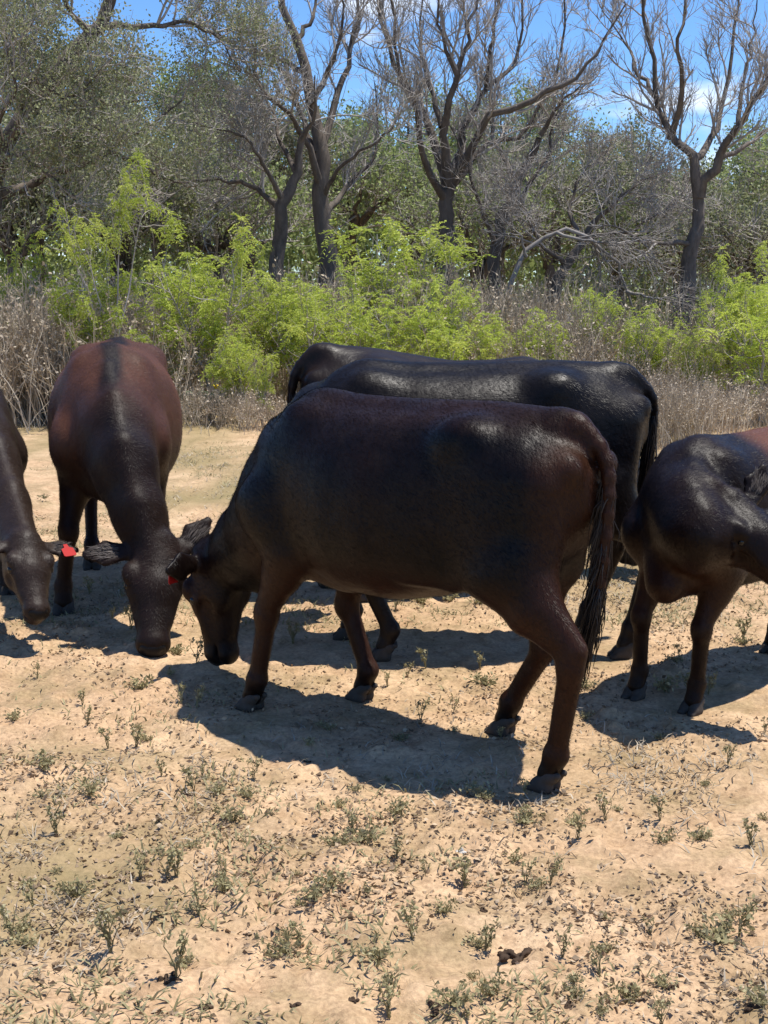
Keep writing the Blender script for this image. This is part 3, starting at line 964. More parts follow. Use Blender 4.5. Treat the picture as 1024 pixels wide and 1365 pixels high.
def leaf_quads(C, D, ln, wd, rng, v):
    """one folded leaf per row: base C, direction D"""
    n = len(C)
    D = unit(D)
    r = rng.normal(0, 1, (n, 3)); S = unit(np.cross(D, r)); Nn = np.cross(D, S)
    ln, wd = np.broadcast_to(ln, n)[:, None], np.broadcast_to(wd, n)[:, None]
    V = np.stack([C, C + D * ln * 0.5 + S * wd * 0.5 + Nn * ln * 0.06, C + D * ln, C + D * ln * 0.5 - S * wd * 0.5 + Nn * ln * 0.06], 1).reshape(-1, 3)
    q = np.arange(4 * n).reshape(n, 4)
    return V, q, np.repeat(v, 4)

def crown_leaves(P, n, size, rng, spreadr=0.10, tmin=0.2):
    """leaves scattered on and round twigs (m,k,3)"""
    m, k, _ = P.shape
    par = rng.integers(0, m, n); t = tmin + (1 - tmin) * rng.random(n)
    f = t * (k - 1); i = np.minimum(f.astype(int), k - 2); f = (f - i)[:, None]
    C = P[par, i] * (1 - f) + P[par, i + 1] * f + rng.normal(0, spreadr, (n, 3))
    D = rng.normal(0, 1, (n, 3)) + np.array([0, 0, 0.2])
    s = rng.uniform(0.7, 1.3, n) * size
    twig_tone = rng.random(m)[par]
    v = np.clip(0.5 * twig_tone + 0.5 * rng.random(n), 0, 1)
    return leaf_quads(C, D, s, s * 0.55, rng, v)

def tree(name, label, cat, Y0, paths, seed, levels, bark='bark_dark', twig='twig', leaves=0, leafsize=0.05, leafmat='oak_leaf', group=None,
         wob=0.04, upb=0.25, lspread=0.10):
    rng = np.random.default_rng(seed)
    P0, R0 = limbs(Y0, paths, seed=seed, wob=wob)
    b = P0[0, 0].copy()
    root = empty(name, (b[0], b[1], 0))
    tag(root, label, cat, group)
    off = np.array([b[0], b[1], 0])
    v, q = tubes(P0 - off, R0, 9)
    add('trunk', mesh_np('trunk', v, [q], M[bark]), root)
    parts = []; P, Rr = P0[1:] if len(P0) > 1 else P0, R0[1:] if len(P0) > 1 else R0
    allp = []
    for li, (n, l0, l1, ang, rs, rmin) in enumerate(levels):
        last = li == len(levels) - 1
        P, Rr = grow(P, Rr, n, l0, l1, ang, k=4 if last else 8, jit=0.22 if last else 0.17, up=upb, rscale=rs, tmin=0.2 if li else 0.15, rng=rng, rmin=rmin)
        parts.append((P - off, Rr, 3 if li else 5))
        allp.append(P)
    v, q = join_tubes(parts)
    add('branches', mesh_np('branches', v, [q], M[twig]), root)
    if leaves:
        v, q, a = crown_leaves(allp[-1] - off, leaves, leafsize, rng, lspread)
        add('crown', mesh_np('crown', v, [q], M[leafmat], False, {'v': a}), root)
    return root

BARE = [(70, 0.5, 1.3, 38, 0.55, 0.012), (700, 0.3, 0.8, 40, 0.55, 0.0075), (4200, 0.14, 0.42, 42, 0.6, 0.0042)]
g_bare = 'leafless oaks along the edge of the clearing'
tree('bare_oak', 'leafless dark oak whose single trunk forks in two above the scrub', 'tree', 21.6, [
    ([(914, 'g'), (913, 415), (920, 355), (929, 305), (932, 258)], 0.17, 0.12),
    ([(932, 262), (922, 208), (893, 185, .2), (876, 130, .3), (868, 60, .3), (852, 0, .2), (840, -70, .3)], 0.095, 0.03),
    ([(932, 262), (955, 214, -.2), (985, 168, -.5), (1010, 130, -.7), (1045, 60, -.9), (1060, -20, -1)], 0.10, 0.03),
    ([(924, 212), (945, 188, .5), (962, 150, .8), (975, 80, 1.0), (985, 0, 1.1), (990, -70, 1.2)], 0.07, 0.025),
    ([(893, 185, .2), (910, 120, -.3), (903, 60, -.6), (915, -10, -.8), (910, -80, -.8)], 0.06, 0.02),
    ([(955, 214, -.2), (1000, 190, .2), (1035, 165, .5), (1060, 150, .6)], 0.05, 0.02),
    ([(926, 325), (890, 322, -.3), (850, 318, -.6), (818, 300, -.8), (790, 305, -.9)], 0.05, 0.018),
    ([(876, 130, .3), (850, 96, .6), (828, 50, .9), (800, 10, 1.1)], 0.045, 0.015),
    ([(985, 168, -.5), (990, 110, -.2), (1005, 50, 0), (1010, -20, .1)], 0.045, 0.015)],
    11, [(80, 0.5, 1.3, 38, 0.55, 0.012), (650, 0.3, 0.8, 40, 0.55, 0.0075), (3000, 0.14, 0.42, 42, 0.6, 0.0042)], group=g_bare)
tree('bare_oak', 'leafless multi-limbed oak with many bare limbs fanning straight up', 'tree', 22.6, [
    ([(602, 'g'), (598, 340), (595, 300), (597, 245)], 0.20, 0.15),
    ([(597, 250), (577, 180, .2), (547, 130, .4), (520, 60, .6), (505, -20, .7), (500, -80, .8)], 0.10, 0.03),
    ([(597, 250), (590, 170, -.4), (610, 100, -.7), (625, 40, -.8), (640, -50, -.8)], 0.10, 0.03),
    ([(600, 245), (620, 170, .3), (650, 120, .6), (690, 70, .8), (702, -30, .9)], 0.09, 0.03),
    ([(604, 240), (650, 168, -.5), (712, 132, -.8), (762, 108, -1), (802, 60, -1.1), (832, 5, -1.2)], 0.085, 0.025),
    ([(596, 270), (566, 222, -.5), (556, 150, -.9), (530, 90, -1.2), (528, 10, -1.3), (520, -60, -1.4)], 0.075, 0.025),
    ([(600, 250), (640, 200, .6), (692, 178, 1.0), (738, 120, 1.2), (752, 20, 1.3), (755, -60, 1.3)], 0.07, 0.02),
    ([(590, 170, -.4), (570, 110, 0), (560, 40, .2), (565, -40, .3)], 0.06, 0.02),
    ([(610, 100, -.7), (590, 50, -.9), (585, -40, -1)], 0.05, 0.02),
    ([(650, 120, .6), (655, 60, .3), (665, -10, .2), (660, -70, .2)], 0.05, 0.02)],
    12, [(110, 0.5, 1.3, 36, 0.55, 0.012), (900, 0.3, 0.8, 38, 0.55, 0.0075), (4600, 0.14, 0.42, 42, 0.6, 0.0042)], group=g_bare)
tree('bare_oak', 'leafless oak with one long sinuous trunk rising beside a shorter dark stem', 'tree', 21.6, [
    ([(436, 'g'), (434, 365), (430, 300), (428, 255), (425, 200), (413, 130, .1), (395, 60, .2), (375, 0, .2), (362, -60, .2)], 0.19, 0.05),
    ([(425, 205), (450, 120, .4), (470, 60, .6), (482, -20, .8), (485, -80, .8)], 0.075, 0.025),
    ([(415, 135), (442, 88, -.4), (456, 30, -.6), (450, -60, -.7)], 0.06, 0.02),
    ([(429, 255), (405, 182, -.4), (380, 150, -.7), (350, 120, -.9), (328, 60, -1), (320, -20, -1)], 0.065, 0.02),
    ([(426, 215), (402, 160, .5), (384, 110, .8), (350, 50, 1), (340, -40, 1)], 0.06, 0.02),
    ([(432, 290), (460, 250, .5), (490, 225, .8), (505, 170, 1.0), (500, 110, 1)], 0.06, 0.02),
    ([(395, 60, .2), (420, 10, .5), (430, -60, .6)], 0.05, 0.02),
    ([(430, 262), (452, 225, -.4), (500, 190, -.8), (530, 160, -1)], 0.05, 0.018),
    ([(405, 95, .1), (360, 75, .4), (310, 60, .6), (270, 20, .7)], 0.05, 0.018)],
    13, [(90, 0.5, 1.3, 38, 0.55, 0.012), (800, 0.3, 0.8, 40, 0.55, 0.0075), (4200, 0.14, 0.42, 42, 0.6, 0.0042)], group=g_bare)
tree('bare_oak', 'short dark twisted leafless stem beside the sinuous oak', 'tree', 20.8, [
    ([(370, 'g'), (371, 335), (380, 270), (396, 232), (400, 185)], 0.14, 0.07),
    ([(396, 232), (375, 190, .3), (365, 150, .5), (340, 110, .6)], 0.05, 0.02),
    ([(400, 190), (420, 150, -.3), (418, 100, -.5)], 0.05, 0.018),
    ([(378, 285), (340, 250, .2), (300, 240, .3), (250, 242, .5), (200, 255, .6)], 0.055, 0.018),
    ([(380, 272), (350, 215, -.4), (320, 180, -.6), (260, 165, -.8)], 0.05, 0.018)],
    14, [(50, 0.5, 1.2, 42, 0.55, 0.011), (420, 0.3, 0.8, 42, 0.55, 0.007), (2600, 0.14, 0.4, 42, 0.6, 0.0042)], group=g_bare, upb=0.1)
tree('bare_oak', 'slanting leafless oak leaning beside the fanning oak', 'tree', 23.1, [
    ([(650, 'g'), (655, 370), (668, 300), (690, 240), (720, 180)], 0.14, 0.07),
    ([(668, 300), (690, 270, .3), (720, 225, .5), (738, 165, .7), (750, 120, .7)], 0.06, 0.02),
    ([(720, 180), (745, 140, -.2), (780, 110, -.4)], 0.05, 0.02),
    ([(662, 330), (640, 270, -.4), (620, 210, -.6), (600, 170, -.6)], 0.05, 0.02),
    ([(690, 240), (660, 190, .4), (650, 140, .6)], 0.05, 0.02)],
    15, [(50, 0.5, 1.2, 42, 0.55, 0.011), (420, 0.3, 0.8, 42, 0.55, 0.007), (2400, 0.14, 0.4, 42, 0.6, 0.0042)], group=g_bare, upb=0.15)
tree('bare_oak', 'low gnarled leafless tree with a thick leaning stem behind the dead arching bough', 'tree', 22.2, [
    ([(738, 'g'), (742, 388), (755, 355), (775, 325), (788, 300)], 0.12, 0.07),
    ([(775, 325), (760, 280, .3), (770, 240, .5), (800, 210, .6)], 0.05, 0.02),
    ([(788, 300), (820, 270, -.3), (850, 245, -.4), (880, 230, -.4)], 0.05, 0.018),
    ([(755, 355), (720, 320, -.3), (700, 280, -.4), (690, 250, -.5)], 0.05, 0.02),
    ([(780, 315), (830, 310, .2), (870, 290, .3), (900, 270, .4)], 0.04, 0.015)],
    16, [(60, 0.5, 1.2, 45, 0.55, 0.011), (500, 0.3, 0.8, 44, 0.55, 0.007), (3000, 0.14, 0.4, 44, 0.6, 0.0042)], group=g_bare, upb=0.1)
tree('dead_bough', 'pale grey dead bough arching down to the scrub near the forked oak', 'dead branch', 20.2, [
    ([(676, 'g'), (682, 385), (702, 342), (742, 310), (790, 318), (822, 350), (838, 392), (850, 420, .1)], 0.045, 0.018),
    ([(742, 310), (790, 322, -.2), (835, 325, -.3), (870, 345, -.3)], 0.03, 0.01),
    ([(790, 318), (800, 355, .2), (800, 395, .3)], 0.025, 0.01),
    ([(702, 342), (690, 310, -.2), (660, 290, -.3)], 0.025, 0.01),
    ([(835, 388), (875, 398, -.2), (905, 392, -.3)], 0.03, 0.01)],
    17, [(40, 0.4, 0.9, 45, 0.6, 0.009), (260, 0.25, 0.6, 45, 0.6, 0.006), (1000, 0.12, 0.3, 45, 0.6, 0.004)], bark='bark_grey', twig='bark_grey', upb=-0.05)
tree('live_oak', 'big leafy live oak with a heavy dark limb slanting up', 'tree', 19.1, [
    ([(-45, 'g'), (-32, 330), (-15, 250), (10, 190), (46, 138), (90, 78), (134, 28), (158, -30)], 0.19, 0.11),
    ([(128, 32), (180, 32, .3), (250, 28, .5), (292, 52, .6), (310, 80, .7)], 0.06, 0.02),
    ([(5, 200), (-20, 125, -.6), (-30, 40, -.8), (-10, -60, -1)], 0.10, 0.04),
    ([(42, 138), (30, 60, .5), (50, 0, .8), (60, -60, 1)], 0.08, 0.03),
    ([(-18, 262), (40, 245, .3), (100, 222, .4), (142, 200, .5), (200, 172, .6), (245, 135, .6)], 0.09, 0.03),
    ([(88, 78), (110, 120, -.5), (150, 140, -.8), (200, 130, -1)], 0.05, 0.02),
    ([(120, 40), (90, 10, -.4), (70, -40, -.8)], 0.06, 0.02),
    ([(142, 200, .5), (180, 215, .2), (220, 240, .1), (260, 250, 0)], 0.04, 0.015),
    ([(20, 175), (60, 170, -.7), (110, 165, -1.2), (150, 180, -1.4)], 0.05, 0.02),
    ([(-8, 235), (20, 205, -.9), (60, 230, -1.4), (100, 262, -1.6)], 0.05, 0.02),
    ([(10, 190), (40, 110, -1.0), (90, 130, -1.5), (140, 90, -1.7)], 0.05, 0.02),
    ([(-10, 240), (-5, 180, -1.2), (20, 120, -1.7), (10, 60, -1.9)], 0.05, 0.02)],
    18, [(140, 0.5, 1.4, 45, 0.55, 0.012), (1100, 0.3, 0.8, 45, 0.55, 0.007), (5000, 0.12, 0.36, 45, 0.6, 0.0042)],
    leaves=44000, leafsize=0.043, leafmat='oak_leaf')

# leafy trees farther back, a closed olive wall with gaps of sky above
def round_tree(label, px, Y0, top, width, seed, nleaf, mat='far_leaf', size=0.085):
    Y0 += 2.5
    rng = np.random.default_rng(seed)
    zt = A(px, top, Y0)[2]
    x0 = (px - CX) / F_PX * Y0
    paths = [([(px, 'g'), (px + rng.normal(0, 6), top + (400 - top) * 0.75), (px + rng.normal(0, 12), top + (400 - top) * 0.5)], 0.16, 0.09)]
    for j in range(7):
        a = (j / 6 - 0.5) * width
        paths.append(([(px + rng.normal(0, 5), top + (400 - top) * rng.uniform(0.5, 0.85)), (px + a * 0.5, top + (400 - top) * rng.uniform(0.3, 0.6), rng.normal(0, .6)),
                       (px + a, top + (400 - top) * (0.10 + 0.5 * abs(a / width) + rng.uniform(0, 0.1)), rng.normal(0, 1.0))], 0.07, 0.025))
    return tree('leafy_tree', label, 'tree', Y0, paths, seed, [(90, 0.5, 1.5, 45, 0.55, 0.014), (700, 0.3, 0.9, 45, 0.55, 0.009), (1500, 0.2, 0.5, 45, 0.6, 0.006)],
                leaves=nleaf, leafsize=size, leafmat=mat, group='leafy trees behind the bare oaks', upb=0.15, lspread=0.13)
TL = ['dense olive tree standing behind the slanting limb of the live oak', 'olive-green tree between the live oak and the sinuous bare oak', 'grey-olive tree behind the short twisted bare stem',
      'light green tree between the sinuous oak and the fanning oak', 'light green crown showing through the fan of bare limbs', 'light green tree rising behind the slanting bare oak',
      'grey-olive tree behind the low gnarled bare tree', 'grey-olive tree between the gnarled bare tree and the forked oak', 'low light green tree right behind the trunk of the forked oak',
      'light green tree beyond the outermost limb of the forked oak', 'low olive tree at the foot of the forked oak, beyond the bright bushes', 'olive tree on the far side of the live oak trunk',
      'light green tree farther off, past the forked oak and its outermost limb', 'low olive tree filling in under the live oak crown', 'low olive tree behind the tallest mesquite sapling',
      'light green low tree beside the twisted stem, above the broad mesquite', 'light green low tree below the slanting bare oak crown']
for i, (px, Y0, top, wd, nl, mt) in enumerate([
        (60, 25, -40, 330, 15000, 'oak_leaf'), (215, 27, 40, 300, 13000, 'far_leaf'), (330, 25, 110, 230, 10000, 'oak_leaf'), (465, 28, 165, 210, 9000, 'far_leaf'),
        (545, 29, 95, 170, 9000, 'far_leaf'), (670, 28, 95, 200, 11000, 'far_leaf'), (735, 25, 190, 220, 9000, 'oak_leaf'), (825, 27, 175, 210, 10000, 'oak_leaf'),
        (905, 26, 285, 170, 7000, 'far_leaf'), (1015, 28, 175, 170, 8000, 'far_leaf'), (1000, 24, 290, 200, 6000, 'oak_leaf'), (-60, 22, 60, 250, 8000, 'oak_leaf'),
        (1110, 26, 120, 220, 8000, 'far_leaf'), (20, 20.5, 190, 240, 9000, 'oak_leaf'), (160, 22, 200, 240, 8000, 'oak_leaf'), (290, 22.5, 240, 200, 6000, 'far_leaf'), (640, 24, 250, 200, 6000, 'far_leaf')]):
    round_tree(TL[i], px, Y0, top, wd, 40 + i, nl, mt)

# ------------------------------------------------------------------ mesquite saplings with feathery leaves
def mesquite_mesh(seed, hgt, wid, nleaf):
    rng = np.random.default_rng(seed)
    nst = 7
    P0 = np.zeros((nst, 8, 3)); R0 = np.zeros((nst, 8))
    for i in range(nst):
        a = rng.uniform(0, 6.283); lean = rng.uniform(0.15, 0.5) * wid
        h = hgt * rng.uniform(0.7, 0.98)
        for j in range(8):
            t = j / 7
            P0[i, j] = (math.cos(a) * lean * t ** 1.3, math.sin(a) * lean * t ** 1.3, h * t)
        P0[i, 1:] += rng.normal(0, 0.035, (7, 3)); R0[i] = np.linspace(0.020, 0.006, 8)
    P0[:, 0, 2] = -0.03
    P1, R1 = grow(P0, R0, 60, 0.25 * wid, 0.55 * wid, 55, k=6, jit=0.2, up=0.15, rscale=0.6, tmin=0.25, rng=rng, rmin=0.004)
    P2, R2 = grow(P1, R1, 200, 0.12, 0.35, 45, k=4, jit=0.2, up=0.15, rscale=0.6, tmin=0.2, rng=rng, rmin=0.0028)
    sv, sq = join_tubes([(P0, R0, 5), (P1, R1, 4), (P2, R2, 3)])
    # compound leaves: an arching stalk with paired narrow leaflets
    par = rng.integers(0, len(P2), nleaf); f = rng.random(nleaf)[:, None] * 0.999
    i = (f[:, 0] * 3).astype(int); g = f * 3 - i[:, None]
    B = P2[par, i] * (1 - g) + P2[par, i + 1] * g
    D = unit(rng.normal(0, 1, (nleaf, 3)) * np.array([1, 1, 0.5]) + np.array([0, 0, 0.25]))
    ln = rng.uniform(0.10, 0.17, nleaf)
    side = unit(np.cross(D, np.array([0, 0, 1.0])))
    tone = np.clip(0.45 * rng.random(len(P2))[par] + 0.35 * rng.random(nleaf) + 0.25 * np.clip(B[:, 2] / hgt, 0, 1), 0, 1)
    Cs, Ds, Ls, Vs = [], [], [], []
    npair = 6
    for j in range(npair):
        t = (j + 0.8) / npair
        c = B + D * (ln * t)[:, None] + np.array([0, 0, -1]) * (ln * 0.55 * t * t)[:, None]
        for s in (-1, 1):
            Cs.append(c); Ds.append(side * s * 0.8 + D * 0.45 + np.array([0, 0, -0.35]) + rng.normal(0, 0.15, (nleaf, 3)))
            Ls.append(rng.uniform(0.035, 0.058, nleaf) * (1 - 0.35 * abs(t - 0.5))); Vs.append(np.clip(tone + rng.normal(0, 0.06, nleaf), 0, 1))
    C, D2, Ln, Vv = np.concatenate(Cs), np.concatenate(Ds), np.concatenate(Ls), np.concatenate(Vs)
    lv, lq, la = leaf_quads(C, D2, Ln, Ln * 0.30, rng, Vv)
    return mesh_np('stems', sv, [sq], M['twig']), mesh_np('foliage', lv, [lq], M['mesquite'], False, {'v': la})

MESQ = [mesquite_mesh(70, 2.2, 1.5, 1250), mesquite_mesh(71, 1.6, 1.7, 1250), mesquite_mesh(72, 1.3, 1.4, 850), mesquite_mesh(73, 1.9, 1.1, 800)]
MH = [2.2, 1.6, 1.3, 1.9]
def shrub(label, px, Y, top, kind, wide=1.0, rz=0.0, group=None):
    Y += 2.7
    zt = A(px, top, Y)[2]
    s = zt / MH[kind] / 1.05
    x = (px - CX) / F_PX * Y
    root = empty('mesquite_sapling', (x, Y, 0), rz)
    root.scale = (s * wide, s * wide, s)
    tag(root, label, 'shrub', group)
    add('stems', MESQ[kind][0], root); add('foliage', MESQ[kind][1], root)
gm = 'bright green mesquite saplings along the scrub edge'
shrub('tallest bright green mesquite sapling, under the live oak limb', 145, 13.0, 222, 0, 0.62, 0.3, gm)
shrub('broad yellow-green mesquite bush behind the reddish cow', 285, 13.8, 318, 1, 0.85, 1.9, gm)
shrub('tall loose mesquite sapling in front of the fanning oak', 545, 15.4, 255, 3, 1.0, 0.8, gm)
SL = ['wide green mesquite bush just beside the broad yellow-green one', 'low green mesquite bush in front of the sinuous oak trunk', 'wide green mesquite bush between sinuous oak and fanning oak',
      'low mesquite bush over the rump of the farthest cow', 'slim upright mesquite beside the tall loose sapling', 'low mesquite bush at the foot of the tall loose sapling',
      'low mesquite bush showing over the middle of the black cow back', 'small mesquite bush below the dead bough, above the black cow', 'slim mesquite sapling growing beneath the arching dead bough',
      'small mesquite bush over the rump of the black cow', 'full green mesquite bush beside the forked oak trunk', 'low mesquite bush behind the cow with brown flank',
      'wide mesquite bush beyond the full green one by the forked oak', 'narrow mesquite sapling above the sooty cow', 'pale mesquite bush deep under the live oak', 'small slender mesquite standing forward between reddish and front cow',
      'small mesquite bush between the dry brush and the forked oak', 'low mesquite bush beside the prickly pear']
for i, (px, Y, top, kd, wd) in enumerate([
        (348, 14.2, 350, 1, 0.6), (400, 13.6, 385, 2, 0.9), (450, 14.4, 365, 1, 0.7), (490, 13.6, 400, 2, 0.9), (590, 13.8, 340, 3, 0.7), (580, 13.4, 415, 2, 0.9),
        (650, 14.0, 425, 2, 1.0), (705, 14.2, 420, 2, 0.8), (795, 15.8, 362, 3, 0.7), (870, 15.2, 415, 2, 0.8), (975, 14.6, 350, 1, 0.65), (1015, 13.4, 395, 2, 1.0),
        (1045, 15.2, 355, 1, 0.8), (-4, 13.4, 400, 3, 0.5), (40, 15.4, 330, 2, 0.5), (350, 12.6, 460, 3, 0.6), (935, 14.2, 440, 2, 0.7), (322, 13.0, 440, 2, 0.8)]):
    shrub(SL[i], px, Y, top, kd, wd, i * 1.7, gm)

# ------------------------------------------------------------------ dry brush
def brush_mesh(seed, hgt, wid, n):
    rng = np.random.default_rng(seed)
    P = np.zeros((n, 6, 3)); b = rng.normal(0, wid * 0.35, (n, 2)); ln = rng.uniform(0.5, 1.0, n) * hgt
    a = rng.uniform(0, 6.283, n); le = np.abs(rng.normal(0, 0.3, n))
    d = unit(np.stack([np.cos(a) * le, np.sin(a) * le, np.ones(n)], 1))
    P[:, 0, :2] = b; P[:, 0, 2] = -0.02
    for j in range(1, 6):
        d = unit(d + rng.normal(0, 0.13, (n, 3)))
        P[:, j] = P[:, j - 1] + d * (ln / 5)[:, None]
    Rr = np.linspace(1, 0.4, 6)[None] * rng.uniform(0.003, 0.0065, n)[:, None]
    P1, R1 = grow(P, Rr, n * 5, 0.12, 0.4, 35, k=4, jit=0.18, up=0.2, rscale=0.7, tmin=0.25, rng=rng, rmin=0.002)
    v, q = join_tubes([(P, Rr, 3), (P1, R1, 3)])
    tone = np.concatenate([np.repeat(rng.random(n), 18), np.repeat(rng.random(n * 5), 12)])
    lv, lq, la = crown_leaves(P1, n * 7, 0.035, rng, 0.02)
    V = np.concatenate([v, lv])
    return mesh_np('dry_brush', V, [np.concatenate([q, lq + len(v)])], M['brush'], False, {'v': np.concatenate([tone, la])})
BR = [brush_mesh(80, 1.3, 0.9, 150), brush_mesh(81, 1.0, 1.1, 170), brush_mesh(82, 0.65, 0.8, 130)]
rng = np.random.default_rng(5)
ZONES = [(100, 'above the sooty cow'), (250, 'behind the reddish cow'), (390, 'near the prickly pear'), (530, 'behind the farthest cow rump'),
         (700, 'behind the black cow back'), (860, 'behind the black cow rump'), (2000, 'behind the brown-flanked cow')]
def brush(px, Y, kind, s, grp='dry brush clumps along the scrub edge'):
    Y += 2.8
    zone = next(z for lim, z in ZONES if px < lim)
    lab = ['tall thin-stemmed', 'wide bushy', 'low'][kind] + ' grey-brown dry brush ' + ('deep in the scrub ' if Y > 18.4 else 'at the scrub front ') + zone
    o = add('dry_brush', BR[kind], None, ((px - CX) / F_PX * Y, Y, float(height((px - CX) / F_PX * Y, Y)) - 0.01), rng.uniform(0, 6.28), (s * rng.uniform(0.9, 1.2), s * rng.uniform(0.9, 1.2), s))
    tag(o, lab, 'dry brush', grp)
for px in range(-40, 1090, 28):
    brush(px + rng.uniform(-10, 10), rng.uniform(15.8, 17.5), 0, rng.uniform(1.0, 1.6) if px < 780 else rng.uniform(0.6, 1.1))
for px in range(-40, 1090, 30):
    clear = 170 < px < 620 or 790 < px
    brush(px + rng.uniform(-14, 14), rng.uniform(14.8, 16.0) if clear else rng.uniform(13.2, 15.0), 1, rng.uniform(0.5, 1.0) if clear else rng.uniform(0.7, 1.25))
for px, Y, k, s in [(20, 12.9, 0, 1.25), (50, 13.2, 0, 1.35), (75, 13.0, 0, 1.2), (30, 14.0, 0, 1.5), (95, 13.0, 1, 1.4), (5, 13.3, 0, 1.4), (225, 14.4, 0, 1.5), (515, 14.6, 0, 1.6), (635, 15.0, 0, 1.5), (750, 14.4, 0, 1.2), (880, 10.6, 0, 0.62), (905, 11.0, 1, 0.7), (890, 11.6, 0, 0.7), (920, 12.0, 1, 0.6),
                    (725, 14.6, 0, 1.1), (680, 15.2, 0, 1.2), (650, 16.5, 0, 1.4), (530, 16, 0, 1.4), (505, 16.4, 0, 1.5), (250, 16, 0, 1.4), (270, 12.6, 2, 0.8), (340, 12.3, 2, 0.7), (950, 12.2, 2, 0.8), (1000, 12.6, 2, 0.9)]:
    brush(px, Y, k, s)

# far wood that reads as one mass
def far_wood():
    rng = np.random.default_rng(9)
    n = 120000
    x = rng.uniform(-30, 30, n); y = rng.uniform(33, 46, n)
    hmax = 3.9 + 1.6 * N1.fbm(x * 0.35 + 7, y * 0.2 + 3, 3)
    z = hmax * rng.random(n) ** 0.75
    v = np.clip(0.65 * N2.fbm(x * 0.8 + 9, z * 0.8 + y * 0.3, 2) + 0.35 * rng.random(n), 0, 1)
    V, q, a = leaf_quads(np.stack([x, y, z], 1), rng.normal(0, 1, (n, 3)), rng.uniform(0.16, 0.30, n), rng.uniform(0.10, 0.18, n), rng, v)
    o = add('far_wood', mesh_np('far_wood', V, [q], M['far_leaf'], False, {'v': a}))
    tag(o, 'distant olive-green wood closing off the view behind the trees', 'woodland', kind='stuff')
far_wood()

# thin undergrowth between trees and scrub
def undergrowth():
    rng = np.random.default_rng(19)
    n = 9000
    x = rng.uniform(-8.5, 8.5, n); y = rng.uniform(19, 25, n)
    P = np.zeros((n, 4, 3)); P[:, 0] = np.stack([x, y, np.zeros(n) - 0.02], 1)
    d = unit(rng.normal(0, 0.5, (n, 3)) + np.array([0, 0, 1.0]))
    ln = rng.uniform(0.5, 2.1, n)
    for j in range(1, 4):
        d = unit(d + rng.normal(0, 0.25, (n, 3))); P[:, j] = P[:, j - 1] + d * (ln / 3)[:, None]
    v, q = tubes(P, np.tile(np.array([0.007, 0.006, 0.005, 0.003]), (n, 1)), 3)
    tone = np.repeat(rng.random(n), 12)
    lv, lq, la = crown_leaves(P, 26000, 0.06, rng, 0.06)
    o = add('undergrowth', mesh_np('undergrowth', np.concatenate([v, lv]), [np.concatenate([q])], M['straw'], False, {'v': np.concatenate([tone, la])}))
    tag(o, 'tangle of thin dead stems under the trees', 'undergrowth', kind='stuff')
    o2 = add('undergrowth_leaves', mesh_np('undergrowth_leaves', lv, [lq], M['far_leaf'], False, {'v': la}))
    tag(o2, 'sparse small green leaves in the undergrowth below the trees', 'undergrowth', kind='stuff')
undergrowth()

# ------------------------------------------------------------------ what lies and grows on the soil
def blades(n, x, y, lmin, lmax, wd, rng, name, label, mat, lean=0.6, tone=None):
    z = height(x, y)
    B = np.stack([x, y, z - 0.003], 1)
    a = rng.uniform(0, 6.283, n)
    d = unit(np.stack([np.cos(a) * lean, np.sin(a) * lean, np.ones(n)], 1) + rng.normal(0, 0.25, (n, 3)))
    d[:, 2] = np.abs(d[:, 2])
    ln = rng.uniform(lmin, lmax, n)[:, None]
    s = unit(np.cross(d, np.array([0, 0, 1.0]) + rng.normal(0, 0.3, (n, 3)))) * (wd * rng.uniform(0.6, 1.3, n))[:, None]
    m = B + d * ln * 0.6; t = B + d * ln + np.stack([np.cos(a), np.sin(a), -0.6 * np.ones(n)], 1) * ln * 0.25
    V = np.stack([B - s, B + s, m + s * 0.8, m - s * 0.8, t], 1).reshape(-1, 3)
    i = np.arange(n)[:, None] * 5
    q = i + np.array([[0, 1, 2, 3]]); tr = i + np.array([[3, 2, 4]])
    v = rng.random(n) if tone is None else np.clip(tone + rng.normal(0, 0.15, n), 0, 1)
    o = add(name, mesh_np(name, V, [q, tr], M[mat], False, {'v': np.repeat(v, 5)}))
    tag(o, label, 'grass', kind='stuff')

def in_view(n, y0, y1, rng, power=1.0):
    """points over the part of the pasture near the camera, evenly on the ground"""
    y = np.sqrt(rng.uniform(y0 ** 2, y1 ** 2, n)) if power == 1.0 else rng.uniform(y0, y1, n)
    x = rng.uniform(-0.42, 0.42, n) * y
    return x, y

rng = np.random.default_rng(33)
# straw-coloured short grass, thick in patches
x, y = in_view(150000, 2.3, 12.8, rng, 0)
p = np.clip((N1.fbm(x * 0.9 + 11, y * 0.9 + 5, 4) - 0.44) * 5, 0, 1) * np.clip((N2.fbm(x * 5 + 3, y * 5 + 2, 3) - 0.36) * 4, 0, 1)
k = rng.random(len(x)) < p * np.where(y < 4.4, 0.55, np.where(y < 6.2, 0.12, 0.6)); x, y = x[k], y[k]
blades(len(x), x, y, 0.015, 0.06, 0.0022, rng, 'dry_grass', 'short straw-coloured dry grass in patches on the sand', 'straw', 1.2)
x, y = in_view(170000, 2.3, 14.5, rng, 0)
p = np.clip((N2.fbm(x * 1.1 + 31, y * 1.1 + 15, 4) - 0.47) * 6, 0, 1) * np.clip((N3.fbm(x * 6 + 3, y * 6 + 2, 3) - 0.42) * 5, 0, 1)
k = rng.random(len(x)) < p * np.where(y < 4.4, 0.65, np.where(y < 6.0, 0.16, 0.95)); x, y = x[k], y[k]
blades(len(x), x, y, 0.012, 0.05, 0.003, rng, 'green_grass', 'sparse grey-green grass and tiny forbs on the sand', 'weed', 0.9)
